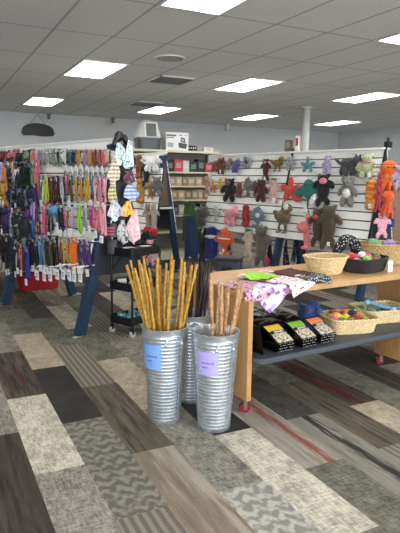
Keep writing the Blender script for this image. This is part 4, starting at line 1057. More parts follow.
# ------------------------------------------------------------------ rolling cart
ang = radians(-39.5)
CX = (cos(ang), sin(ang)); CN = (-sin(ang), cos(ang))
cw, cl = .26, .42
o0 = (-.84, 5.03)
cc = (o0[0]+CX[0]*cw/2+CN[0]*cl/2, o0[1]+CX[1]*cw/2+CN[1]*cl/2)
w = c2w(*cc)
CART = empty('rolling_cart', (w[0], w[1], 0), wang(ang), 'black three-tier rolling cart below the neckerchiefs', 'cart')
for z0, nm in ((.11,'bottom_tray'), (.43,'middle_tray'), (.75,'top_tray')):
    m = MB(); a, b = cw/2, cl/2
    m.box(-a,a,-b,b,z0,z0+.006); h = .075
    m.box(-a,a,-b,-b+.006,z0,z0+h); m.box(-a,a,b-.006,b,z0,z0+h); m.box(-a,-a+.006,-b,b,z0,z0+h); m.box(a-.006,a,-b,b,z0,z0+h)
    m.build(nm, M_BLACKMETAL, CART, False)
for sx in (-1, 1):
    for sy in (-1, 1):
        p = MB(); p.tube([(sx*(cw/2+.008), sy*(cl/2-.03), .08), (sx*(cw/2+.008), sy*(cl/2-.03), .835)], .011, 10); post = p.build('post', M_BLACKMETAL, CART)
        p = MB(); p.tube([(sx*(cw/2+.008)-.012, sy*(cl/2-.03), .03), (sx*(cw/2+.008)+.012, sy*(cl/2-.03), .03)], .03, 16); p.build('caster', mat((.72,.72,.72),'plastic'), post)
        p = MB(); p.box(sx*(cw/2+.008)-.016, sx*(cw/2+.008)+.016, sy*(cl/2-.03)-.012, sy*(cl/2-.03)+.012, .035, .085); p.build('caster_fork', M_BLACK, post)
m = MB()
for sy in (-1, 1): m.tube([(-cw/2-.008, sy*(cl/2-.03), .60), (0, sy*(cl/2-.03), .74)], .006, 6)
m.build('brace', M_BLACKMETAL, CART)
def on_cart(x, y, z): 
    p = (cc[0]+CX[0]*x+CN[0]*y, cc[1]+CX[1]*x+CN[1]*y); q = c2w(*p); return (q[0], q[1], z)
for i, (x, y) in enumerate(((-.06,-.13),(.06,-.12),(-.05,.0),(.06,.01),(-.05,.13),(.06,.13))):
    t = empty('food_can', on_cart(x, y, .117), i, '%s turquoise can on the bottom tray of the cart' % ['front left','front right','middle left','middle right','back left','back right'][i], 'can', 'turquoise cans on the cart')
    MB().lathe([(.04,0),(.043,.004),(.043,.07),(.04,.074)], 20).build('can_body', mat((.33,.66,.68),'plastic'), t)
    MB().lathe([(.041,.074),(.041,.079),(.034,.077)], 20).build('can_lid', M_CHROME, t)
for i, (x, y, c) in enumerate(((-.06,-.12,(.85,.85,.86)),(.05,-.08,(.80,.78,.76)),(.0,.06,(.55,.38,.34)),(-.03,.14,(.88,.88,.9)))):
    t = empty('treat_packet', on_cart(x, y, .437), .4*i, '%s packet on the middle tray of the cart' % ['white front','pale grey','dull red','white rear'][i], 'packet', 'packets on the cart')
    MB().rbox(-.04,.04,-.025,.025,0,.07,.01).build('packet_body', mat(c,'plastic'), t); MB().box(-.042,.042,-.004,.004,.066,.082).build('seal', mat(c,'plastic'), t, False)
t = empty('cart_sign', on_cart(cw/2+.012, -.07, .44), wang(ang)+pi/2, 'small white card clipped to the cart\'s middle tray', 'card')
MB().box(-.04,.04,-.014,-.010,-.04,.045).build('card', M_CARD, t, False)
MB().rbox(-.012,.012,-.018,0,.04,.07,.003).build('clip', M_CHROME, t)
for i, (x, y, c) in enumerate(((.0,-.1,(.08,.08,.09)),(.02,.1,(.14,.12,.14)))):
    t = empty('boxed_treats', on_cart(x, y, .757), .15, '%s black carton lying in the top tray of the cart' % ['front','rear'][i], 'carton', 'cartons on the cart')
    MB().rbox(-.08,.08,-.07,.07,0,.06,.006).build('carton', mat(c,'plastic'), t); MB().rbox(-.05,.05,-.04,.04,.06,.062,.004).build('lid_label', mat((.75,.74,.72),'paint'), t)

# ------------------------------------------------------------------ red bin and box under the near stand
x, y = onz(27, 290, 0); x += .1; y += .15; w = c2w(x, y)
t = empty('storage_bin', (w[0], w[1], 0), wang(radians(28)), 'red fabric storage bin on the floor under the near-left stand', 'bin')
m = MB(); m.lathe([(0,.0),(.92,.0),(1.0,.20),(1.02,.24),(.98,.24),(.96,.20),(.90,.02),(0,.02)], 40, 0, None, .27, .17, 5, True); m.build('bin_body', mat((.62,.10,.11),'fabric'), t)
m = MB(); m.lathe([(1.03,.215),(1.035,.24),(1.0,.25),(.97,.24)], 40, 0, None, .27, .17, 5, True); m.build('rim_band', mat((.35,.05,.07),'fabric'), t)
t2 = empty('cardboard_box', (w[0], w[1], .022), wang(radians(28)), 'pale grey box standing in the red bin', 'box')
MB().rbox(-.2,.2,-.1,.1,0,.42,.006).build('carton', mat((.72,.72,.74),'paint'), t2)
MB().box(-.2,.2,-.025,.025,.42,.4215).build('tape', mat((.80,.78,.70),'plastic'), t2, False)

# ------------------------------------------------------------------ dark bin behind the buckets
r = ray(229, 270); w = c2w(r[0]*6.6/r[1], 6.6)
t = empty('storage_tote', (w[0], w[1], 0), wang(radians(-12)), 'dark grey storage tote on the floor behind the buckets', 'tote')
MB().rbox(-.15,.15,-.13,.13,0,.50,.03).build('tote_body', mat((.22,.23,.26),'plastic',None,None,.55), t)
MB().rbox(-.165,.165,-.145,.145,.50,.53,.03).build('lid', mat((.20,.21,.235),'plastic',None,None,.55), t)
m = MB(); m.rbox(-.13,.04,-.142,-.131,.06,.26,.004); m.build('front_panel', mat((.13,.135,.15),'plastic',None,None,.5), t)
m = MB(); m.rbox(-.06,.06,-.15,-.13,.38,.42,.008); m.build('handle', mat((.12,.125,.14),'plastic'), t)

# ------------------------------------------------------------------ oak display table
P0 = (.33, 3.29); TT = (.85, .527); TA = atan2(TT[1], TT[0]); TN = (-sin(TA), cos(TA)); TT = (cos(TA), sin(TA))
def tw(t_, n_, z): 
    q = c2w(P0[0]+TT[0]*t_+TN[0]*n_, P0[1]+TT[1]*t_+TN[1]*n_); return (q[0], q[1], z)
def tz_at(px, py, z):
    q = onz(px, py, z); d = (q[0]-P0[0], q[1]-P0[1]); return (d[0]*TT[0]+d[1]*TT[1], d[0]*TN[0]+d[1]*TN[1])
TRZ = wang(TA)
TABLE = empty('display_table', tw(0, 0, 0), TRZ, 'oak two-tier display table on casters with dark lower shelf', 'table')
MB().rbox(-.05, 2.05, .05, .78, .722, .764, .006).build('tabletop', M_OAK, TABLE)
MB().rbox(-.055, -.018, -.03, .72, .085, .72, .004).build('end_panel', M_OAKV, TABLE)
MB().rbox(1.98, 2.017, -.03, .72, .085, .72, .004).build('end_panel', M_OAKV, TABLE)
MB().rbox(1.445, 1.482, -.02, .27, .085, .322, .004).build('shelf_support', M_OAKV, TABLE)
sh = MB(); sh.rbox(-.015, 1.975, -.09, .68, .324, .362, .06, seg=6); sh.build('lower_shelf', mat((.27,.29,.32),'plastic',None,None,.5), TABLE)
for t_, n_ in ((-.037,.01),(-.037,.66),(2.0,.01),(2.0,.66),(1.464,.22)):
    m = MB(); M = Matrix.Translation((t_,n_,.034)) @ Matrix.Rotation(radians(70),4,'Z')
    def X(p): return M @ Vector(p)
    m.tube([X((-.014,0,0)),X((.014,0,0))], .034, 18); cst = m.build('caster', mat((.50,.10,.13),'plastic'), TABLE)
    m = MB(); m.box(-.021,-.0155,-.012,.012,-.012,.05,0,M); m.box(.0155,.021,-.012,.012,-.012,.05,0,M); m.box(-.021,.021,-.018,.018,.042,.0495,0,M)
    m.tube([X((-.022,0,0)),X((.022,0,0))], .011, 10); m.build('caster_fork', mat((.62,.62,.62),'metal'), cst)

# cloths on the table top
def table_cloth(t0, n0, t1, n1, rot, m, label, name='neckerchief', z=.768, amp=.008, seed=0, hang=0.0, th=.003):
    """square cloth lying on the top; whatever passes the front edge falls over it"""
    o = empty(name, tw((t0+t1)/2, (n0+n1)/2, z), TRZ, label, 'neckerchief', 'neckerchiefs on the display table')
    ct, cn = (t0+t1)/2, (n0+n1)/2
    rnd = random.Random(seed); off = rnd.uniform(0, 50)
    def fn(u, v):
        x = (u-.5)*(t1-t0); y = (v-.5)*(n1-n0)
        X_, Y_ = x*cos(rot)-y*sin(rot), x*sin(rot)+y*cos(rot)
        zz = amp*(1+noise.noise(Vector((X_*9+off, Y_*9, 0))))+ .3*amp*noise.noise(Vector((X_*30, Y_*30+off, 0)))
        n_abs = cn+Y_
        edge = .046
        if n_abs < edge:                 # over the front
            over = edge-n_abs; drop = over*.92
            Y2 = edge-.004-min(over, .02)*.6-.012*sin(X_*30+off)*min(1, over*8); return (X_, Y2-cn-.004, -drop+zz*.5)
        return (X_, Y_, zz)
    mb = MB(); mb.sheet(fn, 26, 26, th); mb.build('cloth', m, o)
    m2 = MB(); c = fn(.08, .9); m2.box(c[0]-.02, c[0]+.02, c[1]-.012, c[1]+.012, c[2]+.003, c[2]+.005); m2.build('sewn_label', M_CARD, o, False)
    return o
def tp(px, py, z=.77): return tz_at(px, py, z)
a = tp(262,280); table_cloth(a[0]-.12, a[1]-.07, a[0]+.11, a[1]+.13, .5, mat((.58,.80,.25),'fabric'), 'lime green neckerchief crumpled at the table\'s back left', amp=.022, seed=1, z=.775)
table_cloth(-.05, -.02, .27, .36, .04, mat((.80,.62,.68),'print',(.42,.20,.30),70), 'pink and plum printed neckerchief on the table\'s left corner', amp=.006, seed=2)
table_cloth(.05, -.09, .27, .13, .78, mat((.78,.80,.88),'print',(.60,.36,.62),34), 'pale neckerchief with purple and blue blocks hanging over the table edge', amp=.006, seed=3, z=.776)
table_cloth(.28, -.01, .56, .25, .45, mat((.93,.88,.88),'spots',(.72,.16,.26),44), 'white neckerchief with red spots, middle of the table front', amp=.007, seed=4, z=.783)
table_cloth(.22, .26, .50, .50, .3, mat((.90,.82,.82),'print',(.70,.28,.36),60), 'white and red printed neckerchief behind the spotted one', amp=.01, seed=5, z=.772)
table_cloth(.46, .22, .74, .46, .2, mat((.30,.13,.14),'fabric',None,30), 'dark oxblood red neckerchief crumpled beside the wicker basket', amp=.014, seed=6, z=.782)
table_cloth(.50, .02, .70, .20, -.2, mat((.17,.18,.19),'spots',(.75,.76,.76),75), 'black neckerchief with white paisley dots drooping over the edge', amp=.018, seed=7, z=.79)
table_cloth(.38, .34, .66, .58, .6, mat((.85,.55,.60),'print',(.95,.85,.86),50), 'rose printed neckerchief lying behind the oxblood one', amp=.008, seed=8, z=.769)

# baskets: upright stakes with weavers running in and out of them
def basket(loc, rz, label, rx, ry, h, power, c, c2, flare=1.15, handles=False, rows=11, stakes=36):
    t = empty('wicker_basket', loc, rz, label, 'basket')
    mc = mat(c, 'twist', c2, 80)
    N = stakes*4
    def pt(a, k, off):
        s = 1/flare+(1-1/flare)*k
        cx, sx = cos(a), sin(a); q = (abs(cx)**power+abs(sx)**power)**(-1/power)
        return Vector(((rx*s+off)*cx*q, (ry*s+off)*sx*q, .006+k*(h-.006)))
    m = MB(); hr = h/rows*.56
    for r_ in range(rows):
        k = (r_+.5)/rows
        m.tube([pt(2*pi*i/N, k, .0042*cos(i*pi/2+pi*(r_ % 2)) ) for i in range(N)], hr, 6, 0, .42, (0,0,1), True)
    m.build('woven_wall', mc, t)
    m = MB()
    for i in range(stakes): m.tube([pt(2*pi*(i+.0)/stakes, k/4, 0) for k in range(5)], .0028, 5)
    m.build('stakes', mc, t)
    m = MB(); m.lathe([(0,0),(1/flare*.98,0),(1/flare*1.0,.008),(0,.008)], 48, 0, None, rx, ry, power, True); m.build('base', mc, t)
    m = MB()
    for ph in (0, pi): m.tube([pt(2*pi*i/N, 1.0, .003+.004*cos(i*.9+ph))+Vector((0,0,.004*sin(i*.9+ph))) for i in range(N)], .0062, 7, 0, 1, None, True)
    m.build('rim', mc, t)
    return t
STRAW = (.88,.79,.60); STRAW2 = (.74,.63,.44)
q = tz_at(327, 274, .77)
basket(tw(.93, .34, .766), TRZ+.1, 'empty round straw-coloured wicker basket on the table', .172, .135, .128, 2.3, STRAW, STRAW2, 1.38)
BB = (1.30, .30); basket(tw(*BB, .766), TRZ+.12, 'black wicker basket of bright plush toys on the table', .20, .135, .10, 3, (.13,.11,.10), (.07,.06,.055), 1.15)
RB = (1.72, .50); basket(tw(*RB, .766), TRZ, 'round wicker basket at the table\'s right end, cut by the frame', .20, .17, .17, 2.2, (.78,.66,.46), (.58,.46,.29), 1.1)
def ball_toy(loc, r, c, label, rot=0, long=1.0, nm='plush_ball', group='toys'):
    t = empty(nm, (loc[0], loc[1], loc[2]), rot, label, 'dog toy', group)
    mb = MB(); mb.ell((0,0,r*.9), (r*long, r, r*.9), (0,.15,0)); mb.ell((-r*long*.95,0,r*.9), (r*.45,r*.5,r*.5)); mb.ell((r*long*.95,0,r*.9), (r*.45,r*.5,r*.5))
    mb.remesh('body', mat(c,'plush'), t, max(.005, r*.16), 2)
    m = MB(); m.tube([(.0,r*1.01*cos(a),r*.9+r*.92*sin(a)) for a in (2*pi*k/18 for k in range(18))], r*.08, 6, 0, 1, None, True); m.build('seam_band', mat(tuple(min(1,v*.7+.25) for v in c),'fabric'), t)
for i, (dt, dn, z, r, c, lg, rt, w_) in enumerate(((-.12,-.04,.05,.035,(.88,.40,.56),1.6,.4,'pink plush stick at the front left'),(-.02,-.05,.06,.035,(.50,.82,.25),1.5,.9,'lime plush stick at the front middle'),
    (.07,-.06,.05,.035,(.78,.16,.18),1.2,.2,'red plush ball at the front'),(.12,-.02,.07,.03,(.10,.42,.22),1.6,1.2,'dark green plush stick at the right'),(-.08,.05,.07,.04,(.80,.16,.18),1.2,.1,'red plush ball at the back'),
    (-.14,.04,.05,.032,(.12,.48,.30),1.4,.5,'green plush stick at the back left'),(.02,.04,.085,.033,(.90,.88,.86),1.2,.8,'white plush ball in the middle'),(.11,.06,.06,.034,(.10,.50,.28),1.5,-.4,'green plush stick at the back right'),(.04,-.01,.08,.03,(.85,.30,.48),1.2,.3,'rose plush ball on top'))):
    ball_toy(tw(BB[0]+dt, BB[1]+dn, .74+z+.02), r, c, w_+' of the black basket', TRZ+rt, lg, group='toys in the black basket')
for i, (dt, dn, z, r, c, lg, rt, w_) in enumerate(((-.08,.0,.12,.05,(.34,.56,.30),1.8,.3,'sage green plush stick in'),(.06,-.04,.13,.04,(.58,.48,.74),1.8,.1,'purple plush stick in'),(-.02,.08,.12,.045,(.20,.46,.28),1.5,.9,'dark green plush ball in'),(-.1,-.07,.11,.035,(.86,.82,.76),1.3,.5,'cream plush ball in'))):
    ball_toy(tw(RB[0]+dt, RB[1]+dn, .766+z), r, c, w_+' the round basket at the right edge', TRZ+rt, lg, group='toys in the right basket')
# white tag hanging on the black basket
t = empty('hang_tag', tw(BB[0]+.13, BB[1]-.15, .85), TRZ, 'white price tag hanging on the black basket', 'tag')
MB().box(-.026,.026,-.0015,.0015,-.085,0).build('card', M_CARD, t, False)
m = MB()
for k in range(4): m.box(-.015,.014-.004*(k%2),-.0028,-.0018,-.06+.012*k,-.056+.012*k)
m.build('printed_lines', M_INK, t, False); MB().tube([(0,0,-.004),(0,.006,.012),(0,.02,.018)], .0018, 5).build('tag_string', M_CARD, t)
# giraffe-spotted snake behind the black basket
sx, sn = 1.36, .54
t = empty('plush_snake', tw(sx, sn, .766), TRZ+.1, 'black and white plush snake arched behind the black basket', 'plush toy')
pts = []; rs = []
for k in range(30):
    a = radians(200-205*k/29); pts.append((.125*cos(a), .01*sin(k*.5), .085+.125*sin(a)+.0)); rs.append(.046*(.45+.55*min(1, k/9)) if k < 25 else .036*(1.1 if k < 28 else .75))
MB().tube(pts, rs, 14).build('body', mat((.06,.06,.065),'spots',(.86,.85,.82),58,.24), t)
e = pts[-1]
MB().ell((e[0]+.005,-.03,e[2]+.0),(.025,.015,.03)).build('muzzle', mat((.80,.42,.46),'plush'), t)
for sx_ in (-1, 1): MB().ell((e[0]+.018*sx_,-.036,e[2]+.035),(.006,.006,.006),nu=8,nv=6).build('eye', EYE, t)

# ------------------------------------------------------------------ goods on the lower shelf
SZ = .362
def pouch(loc, rz, tilt, label, c_label=None, w=.13, h=.16, th=.016, group='black treat pouches', roll=0):
    t = empty('treat_pouch', loc, rz, label, 'treat pouch', group)
    t.rotation_euler = (tilt, roll, rz)
    def fn(sg):
        def f(u, v):
            x = (u-.5)*w; y = (v-.5)*h
            e = max(0, 1-(2*u-1)**4)*max(0, 1-(2*v-1)**4)
            return (x, y, th*.5+sg*th*.5*e)
        return f
    m = MB(); m.sheet(fn(1), 12, 12, .001); m.sheet(fn(-1), 12, 12, .001); m.build('bag', mat((.055,.055,.06),'plastic',None,None,.22), t)
    m = MB(); m.box(-w/2, w/2, h/2-.003, h/2+.012, th*.5-.001, th*.5+.001); m.build('top_seal', mat((.13,.13,.14),'plastic',None,None,.25), t, False)
    if c_label:
        def lf(y0, y1, k):
            def f(u, v):
                x = (u-.5)*w*.86; y = y0+(y1-y0)*v; uu = x/w+.5; vv = y/h+.5
                e = max(0, 1-(2*uu-1)**4)*max(0, 1-(2*vv-1)**4); return (x, y, th*.5+th*.5*e+k)
            return f
        MB().sheet(lf(.030, .086, .0012), 8, 4, .0008).build('colour_label', mat(c_label,'paint'), t)
        MB().sheet(lf(-.080, .029, .0012), 8, 6, .0008).build('picture_panel', mat((.74,.70,.62),'print',(.36,.28,.20),110), t)
        m = MB(); m.sheet(lf(.0, .022, .0022), 8, 3, .0008); m.build('brand_panel', mat((.09,.09,.10),'plastic'), t)
        m = MB()
        for k in range(5):
            x = -.032+.0155*k; m.box(x, x+.009, .006, .016, th+.0026, th+.0036)
        m.build('illegible_wordmark', M_CARD, t, False)
    return t
cols = [((.90,.74,.20),'yellow','left'), ((.52,.72,.25),'green','middle'), ((.92,.52,.34),'orange','right')]
FR = [(.24, .05), (.44, .05), (.61, .06)]
for (tx, tn), (cl_, nm, side) in zip(FR, cols):
    for k in range(4):
        z = SZ+.003+.019*k
        top = k == 3
        lb = ('treat pouch with %s label on top of the %s front stack' % (nm, side)) if top else 'black treat pouch, %s layer from the bottom in the %s front stack' % (ORD[k], side)
        t = pouch(tw(tx+.004*random.uniform(-1,1), tn-.004*k, z), TRZ+.06+random.uniform(-.03,.03), 0, lb, cl_ if top else None, .15, .175, .018, 'stacked treat pouches')
        m = MB()                                               # white printed edges along the front of each bag
        for q in range(6): m.box(-.06+.021*q, -.06+.021*q+(.013 if (q+k) % 2 else .005), -.0883, -.086, .007, .011)
        m.build('printed_edge', mat((.62,.62,.62),'paint'), t, False)
    # raise the top bag's back so its face looks outwards
    t.rotation_euler[0] = radians(27); t.location[2] += .036
rnd = random.Random(11); n = 0
WHERE = ['behind the yellow stack','left behind the yellow stack','between yellow and green stacks','behind the green stack','behind the orange stack','deep at the shelf left','deep behind the yellow stack','deep behind the green stack','deep behind the orange stack','at the far back left','at the far back middle','at the far back right']
SPOTS = [(.12,.22),(.05,.14),(.26,.24),(.36,.26),(.54,.27),(.08,.34),(.22,.38),(.38,.40),(.54,.42),(.10,.52),(.28,.54),(.46,.56)]
for (tx, tn), wh in zip(SPOTS, WHERE):
    for k in range(5):
        t = pouch(tw(tx+rnd.uniform(-.01,.01), tn+rnd.uniform(-.01,.01), SZ+.012+.027*k), TRZ+rnd.uniform(-.35,.35), rnd.uniform(-.05,.10), 'black treat pouch %s, %s one of its pile' % (wh, ['lowest','second lowest','middle','second highest','uppermost'][k]), None, .13, .16, .018, 'loose treat pouches', rnd.uniform(-.08,.08))
        if k >= 3:
            m = MB()
            for q in range(3): m.box(-.04+.03*q, -.04+.03*q+.016, -.05+.02*q, -.038+.02*q, .0185, .0195)
            m.build('print_marks', mat((.55,.58,.62),'paint'), t, False)
# standing pouches along the left end
for k in range(6):
    t = pouch(tw(.035+.017*k*.4, .02+.045*k, SZ+.085), TRZ+pi/2+.1, radians(78), 'black treat pouch standing at the shelf\'s left end, %s from the front' % ORD[k], None, .12, .16, .014, 'standing treat pouches')
    m = MB()
    for q in range(4): m.box(-.05+.02*q, -.05+.02*q+.008, -.06, .02+.01*q, .0145, .0155)
    m.build('printed_stripes', mat((.72,.72,.70),'paint'), t, False)
# blue tassel toy
t = empty('tassel_toy', tw(.80, .36, SZ), TRZ, 'bright blue tufted plush toy beside the pouches', 'dog toy')
mb = MB(); rnd = random.Random(5)
for k in range(26):
    a = rnd.uniform(0, 2*pi); rr = rnd.uniform(0, .07); mb.ell((rr*cos(a)*1.2, rr*sin(a), rnd.uniform(.02,.18)), (.03,.03,.03), nu=8, nv=6)
mb.ell((0,0,.08),(.08,.06,.08)); mb.remesh('body', mat((.14,.27,.52),'plush',(.07,.13,.28)), t, .008, 1)
MB().ell((.05,-.06,.12),(.03,.02,.03)).build('face_patch', mat((.16,.30,.55),'plush'), t)
# two rectangular baskets
A = (1.0, .16); basket(tw(*A, SZ+.001), TRZ-.30, 'rectangular straw basket of bright toys in the lower shelf\'s middle', .18, .15, .105, 7, (.89,.81,.63), (.76,.66,.47), 1.14, rows=10, stakes=40)
Bk = (1.47, .26); basket(tw(*Bk, SZ+.001), TRZ-.22, 'rectangular straw basket at the lower shelf\'s right, with teal toys', .21, .16, .10, 7, (.89,.81,.63), (.76,.66,.47), 1.14, rows=10, stakes=40)
TOYA = [(-.13,.05,(.80,.20,.24),'red'),(-.13,-.04,(.86,.42,.50),'pink'),(-.07,.07,(.74,.16,.20),'dark red'),(-.06,-.06,(.52,.74,.22),'lime green'),(-.02,.0,(.90,.80,.22),'yellow'),(.02,.07,(.85,.45,.18),'orange'),
        (.0,-.07,(.42,.62,.20),'grass green'),(.05,-.04,(.70,.14,.18),'crimson'),(.07,.05,(.12,.14,.18),'black'),(.11,-.06,(.66,.76,.34),'pale green'),(.12,.03,(.80,.62,.24),'gold'),(-.1,.0,(.88,.70,.22),'amber')]
def rot2(x, y, a): return x*cos(a)-y*sin(a), x*sin(a)+y*cos(a)
for i, (x, y, c, nm) in enumerate(TOYA):
    u, v = rot2(x, y, -.30)
    ball_toy(tw(A[0]+u, A[1]+v, SZ+.048+.016*(i % 3)), .032, c, '%s plush toy in the middle straw basket on the lower shelf' % nm, i*.8, 1.25, group='toys in the middle basket')
TOYB = [(-.13,-.03,(.25,.55,.48),'deep teal'),(-.1,.07,(.38,.62,.45),'green-teal'),(-.04,-.06,(.22,.50,.52),'blue-teal'),(-.02,.05,(.46,.66,.58),'pale teal'),(.04,-.05,(.55,.45,.30),'brown'),(.07,.06,(.24,.52,.42),'sea green'),(-.07,.0,(.70,.62,.40),'sand'),(.13,-.04,(.30,.60,.55),'turquoise')]
for i, (x, y, c, nm) in enumerate(TOYB):
    u, v = rot2(x, y, -.22)
    ball_toy(tw(Bk[0]+u, Bk[1]+v, SZ+.045+.012*(i % 2)), .026, c, '%s rope toy in the right straw basket on the lower shelf' % nm, i*.9, 1.7, 'rope_toy', 'toys in the right lower basket')
t = empty('bone_toy', tw(Bk[0]-.02, Bk[1]-.02, SZ+.10), TRZ+1.9, 'pale blue rubber bone lying across the right straw basket', 'dog toy')
m = MB(); m.tube([(-.10,0,0),(.10,0,.03)], .017, 10)
for sx_ in (-1, 1):
    for sy_ in (-1, 1): m.ell((sx_*.105, sy_*.016, .015+.015*sx_), (.022,.02,.02))
m.remesh('body', mat((.55,.74,.86),'plastic'), t, .005, 2)
MB().tube([(0,.019*cos(a),.015+.019*sin(a)) for a in (2*pi*k/14 for k in range(14))], .003, 6, 0, 1, None, True).build('grip_ring', mat((.40,.60,.75),'plastic'), t)

# ------------------------------------------------------------------ gondola shelving behind
GX0, GX1, GY = 2.2, 4.9, 9.1
G = empty('gondola_shelving', (GX0, GY, 0), 0, 'cream gondola shelving with boxed goods behind the stands', 'shelving')
M_SHELF = mat((.80,.79,.68), 'paint'); GL = GX1-GX0; GD = .48
MB().box(0, GL, GD, GD+.03, 0, 1.95).build('back_panel', mat((.42,.40,.37),'paint'), G, False)
MB().box(0, GL, 0, GD, 0, .14).build('base_deck', M_SHELF, G, False)
for z in (.50, .80, 1.08, 1.33, 1.58):
    s_ = MB(); s_.box(.03, GL-.03, 0.02, GD, z-.025, z); s_.build('shelf', M_SHELF, G, False)
MB().box(-.02, GL+.02, -.02, GD+.05, 1.915, 1.955).build('top_shelf', M_SHELF, G, False)
for x in (0, GL/2, GL-.03): MB().box(x, x+.03, GD-.05, GD, .14, 1.915).build('upright', mat((.30,.30,.30),'paint'), G, False)
# goods on the shelves: one carton each
rnd = random.Random(21)
TONES = {1.08:[((.55,.45,.34),'tan'),((.62,.52,.40),'light tan'),((.48,.38,.28),'brown')], 1.33:[((.60,.52,.42),'kraft'),((.66,.58,.46),'light kraft'),((.50,.42,.34),'dark kraft')],
         1.58:[((.08,.22,.16),'dark green'),((.10,.12,.12),'black'),((.70,.22,.26),'red'),((.74,.74,.70),'white')], .80:[((.30,.18,.42),'purple'),((.22,.55,.36),'bright green'),((.16,.16,.20),'black'),((.66,.64,.60),'pale grey')]}
for z, tones in TONES.items():
    x = .95; i = 0
    while x < GL-.22:
        wd = rnd.uniform(.10,.17); h = {1.58:rnd.uniform(.17,.25),1.33:.16,1.08:.17,.80:rnd.uniform(.15,.21)}[z]
        c, nm = tones[i % len(tones)]
        where = {1.58:'top inner shelf',1.33:'second shelf',1.08:'third shelf',.80:'fourth shelf'}[z]
        t = empty('carton', (GX0+x+wd/2, GY+.12, z), 0, '%s carton, %s along the gondola\'s %s' % (nm, ORD[i], where), 'carton', 'cartons on the gondola shelves')
        MB().rbox(-wd/2+.004, wd/2-.004, -.07, .1, 0, h, .006).build('box', mat(c,'paint'), t)
        MB().box(-wd*.3, wd*.3, -.0715, -.0702, h*.3, h*.75).build('front_label', mat(tuple(min(1, v*.6+.35) for v in c),'paint'), t, False)
        x += wd; i += 1
# hooded litter pan on top
def topx(px, py, z=1.955, a=GY+.2):
    q = onwall(px, py, a); return q[0]
x = topx(148, 148)
t = empty('litter_pan', (x, GY+.22, 1.956), radians(-8), 'grey and white hooded litter pan on the gondola\'s top shelf', 'litter pan')
m = MB(); m.lathe([(0,0),(.92,0),(1.0,.16),(1.06,.165),(1.06,.20),(.98,.20),(0,.20)], 40, 0, None, .215, .21, 6, True); m.build('pan_base', mat((.30,.31,.33),'plastic'), t)
m = MB(); m.lathe([(1.02,.201),(.98,.24),(.74,.44),(.66,.47),(0,.475)], 40, 0, None, .21, .205, 6, True); m.build('hood', mat((.82,.82,.80),'plastic'), t)
Mh = Matrix.Translation((.02,-.185,.33)) @ Matrix.Rotation(radians(-14),4,'X')
m = MB(); m.rbox(-.09,.09,-.012,.012,-.11,.11,.01,0,Mh); m.build('door_flap', mat((.45,.47,.48),'plastic',None,None,.2), t)
m = MB()
for a_ in ((-.115,-.092,-.12,.12),(.092,.115,-.12,.12)): m.box(a_[0],a_[1],-.02,.012,a_[2],a_[3],0,Mh)
m.box(-.115,.115,-.02,.012,.112,.13,0,Mh); m.build('door_frame', mat((.88,.88,.86),'plastic'), t)
m = MB(); m.tube([(-.08,0,.475),(-.06,0,.505),(.06,0,.505),(.08,0,.475)], .012, 8); m.build('handle', mat((.75,.75,.73),'plastic'), t)
# product carton with a picture of a pan
x = topx(175, 148)
t = empty('product_carton', (x, GY+.22, 1.956), radians(-4), 'white printed carton showing a dark pan, beside the litter pan', 'carton')
MB().rbox(-.215,.215,-.14,.14,0,.315,.004).build('box', mat((.88,.88,.87),'paint'), t)
m = MB(); m.box(-.2,-.02,-.1425,-.1402,.245,.275); m.box(-.2,-.06,-.1425,-.1402,.215,.23); m.box(.03,.10,-.1425,-.1402,.26,.275); m.box(.13,.19,-.1425,-.1402,.26,.27); m.build('printed_heading', mat((.35,.36,.38),'paint'), t, False)
m = MB(); m.add([(.03,-.1435,.05),(.17,-.1435,.03),(.19,-.1435,.12),(.02,-.1435,.14)],[(0,1,2,3)]); m.add([(.06,-.1435,.15),(.16,-.1435,.13),(.14,-.1435,.225),(.07,-.1435,.235)],[(0,1,2,3)]); m.build('printed_pan', mat((.22,.23,.25),'paint'), t, False)
m = MB(); m.add([(.075,-.1438,.165),(.135,-.1438,.155),(.125,-.1438,.21),(.08,-.1438,.215)],[(0,1,2,3)]); m.add([(-.18,-.1432,.06),(-.08,-.1432,.05),(-.07,-.1432,.13),(-.18,-.1432,.14)],[(0,1,2,3)]); m.build('printed_hood', mat((.62,.63,.64),'paint'), t, False)
x = topx(192, 148)
t = empty('feeding_bowl', (x, GY+.18, 1.956), 0, 'small black bowl with white marks on the gondola top', 'bowl')
m = MB(); m.lathe([(0,0),(.085,0),(.09,.03),(.08,.10),(.074,.10),(.076,.03),(0,.02)], 28, close=True); m.build('bowl', mat((.09,.09,.10),'plastic'), t)
m = MB()
for k in range(4):
    a = -1.2+.5*k; m.ell((.087*sin(a), -.087*cos(a), .055), (.012,.004,.014), (0,0,a), 8, 6)
m.build('white_marks', M_CARD, t)
x = topx(205, 152)
t = empty('small_box', (x, GY+.1, 1.956), 0, 'small white box lying on the gondola top, right end', 'box')
MB().rbox(-.09,.09,-.05,.05,0,.07,.004).build('box', mat((.86,.84,.82),'paint'), t); MB().box(-.05,.05,-.0515,-.0502,.02,.05).build('front_label', mat((.78,.60,.58),'paint'), t, False)
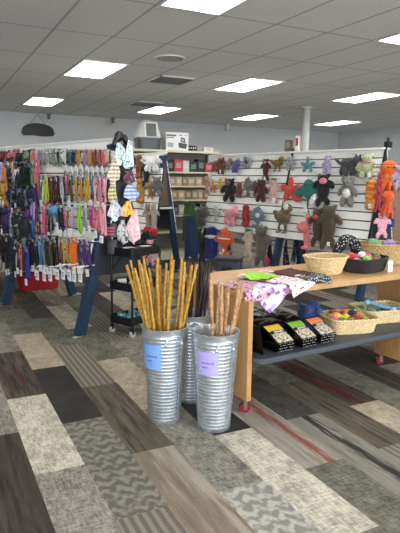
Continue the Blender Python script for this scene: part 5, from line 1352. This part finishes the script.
# two packs standing on the far stand's top cap
for px, py, wd, h, c, c2, lb in ((291,153,.10,.16,(.36,.32,.28),(.55,.50,.42),'brown pack standing on the plush wall\'s top edge'), (298.5,152.5,.055,.21,(.90,.88,.86),(.75,.22,.18),'narrow white and red pack on the plush wall\'s top edge')):
    p, d = S3.face(px, py, 0); p = Vector((p[0]-.05 if px < 295 else p[0]-.02, 0, S3.H+.0205))
    t = empty('product_pack', S3.world(p), S3.rz+radians(20), lb, 'pack', 'packs on the plush wall top')
    MB().rbox(-wd/2, wd/2, -.03, .03, 0, h, .004).build('box', mat(c,'paint'), t)
    MB().box(-wd*.35, wd*.35, -.0315, -.0302, h*.35, h*.85).build('front_label', mat(c2,'paint'), t, False)

# ------------------------------------------------------------------ wooden counter at the right edge
w = c2w(2.80, 7.45)
t = empty('counter', (w[0], w[1], 0), wang(radians(-12)), 'brown wooden counter front at the right edge behind the plush wall', 'counter')
MB().rbox(-.24, .9, -.02, .45, .06, 1.34, .006).build('cabinet_body', mat((.56,.42,.29),'wood',(.47,.35,.23),2), t)
MB().rbox(-.26, .93, -.05, .47, 1.34, 1.375, .006).build('counter_top', mat((.42,.33,.25),'wood',(.34,.26,.19)), t)
MB().box(-.22, .88, .02, .43, 0, .06).build('plinth', mat((.15,.14,.13),'paint'), t, False)

# ------------------------------------------------------------------ light and camera
wd = bpy.data.worlds.new('daylight'); SC.world = wd; wd.use_nodes = True
bg = wd.node_tree.nodes['Background']; bg.inputs['Color'].default_value = (.80, .88, 1.0, 1); bg.inputs['Strength'].default_value = .3
for xa, xb in ((-4, -.6), (0, 4.4), (5, 9.4)):      # daylight entering through each storefront window
    l = bpy.data.lights.new('window_daylight', 'AREA'); l.shape = 'RECTANGLE'; l.size = xb-xa; l.size_y = 2.2
    l.energy = 85; l.color = (.92, .96, 1.0)
    o = bpy.data.objects.new('window_daylight', l); COL.objects.link(o)
    o.location = ((xa+xb)/2, Y0-.12, 1.45); o.rotation_euler = (radians(90), 0, 0)
cam = bpy.data.cameras.new('camera'); co = bpy.data.objects.new('camera', cam); COL.objects.link(co)
cam.sensor_fit = 'VERTICAL'; cam.sensor_height = 24; cam.lens = F_PX/533*24; cam.clip_start = .05
def v3(x, y, z): q = c2w(x, y); return Vector((q[0], q[1], z))
R0 = v3(1, 0, 0); FW = v3(0, cos(PITCH), -sin(PITCH)); U0 = v3(0, sin(PITCH), cos(PITCH))
R1 = R0*cos(ROLL)+U0*sin(ROLL); U1 = U0*cos(ROLL)-R0*sin(ROLL)
mw = Matrix.Identity(4)
for i in range(3): mw[i][0] = R1[i]; mw[i][1] = U1[i]; mw[i][2] = -FW[i]
mw[2][3] = HC
co.matrix_world = mw
SC.camera = co
vs = SC.view_settings
vs.view_transform = 'Standard'; vs.look = 'None'; vs.gamma = 1; vs.use_curve_mapping = False; vs.exposure = 1.52
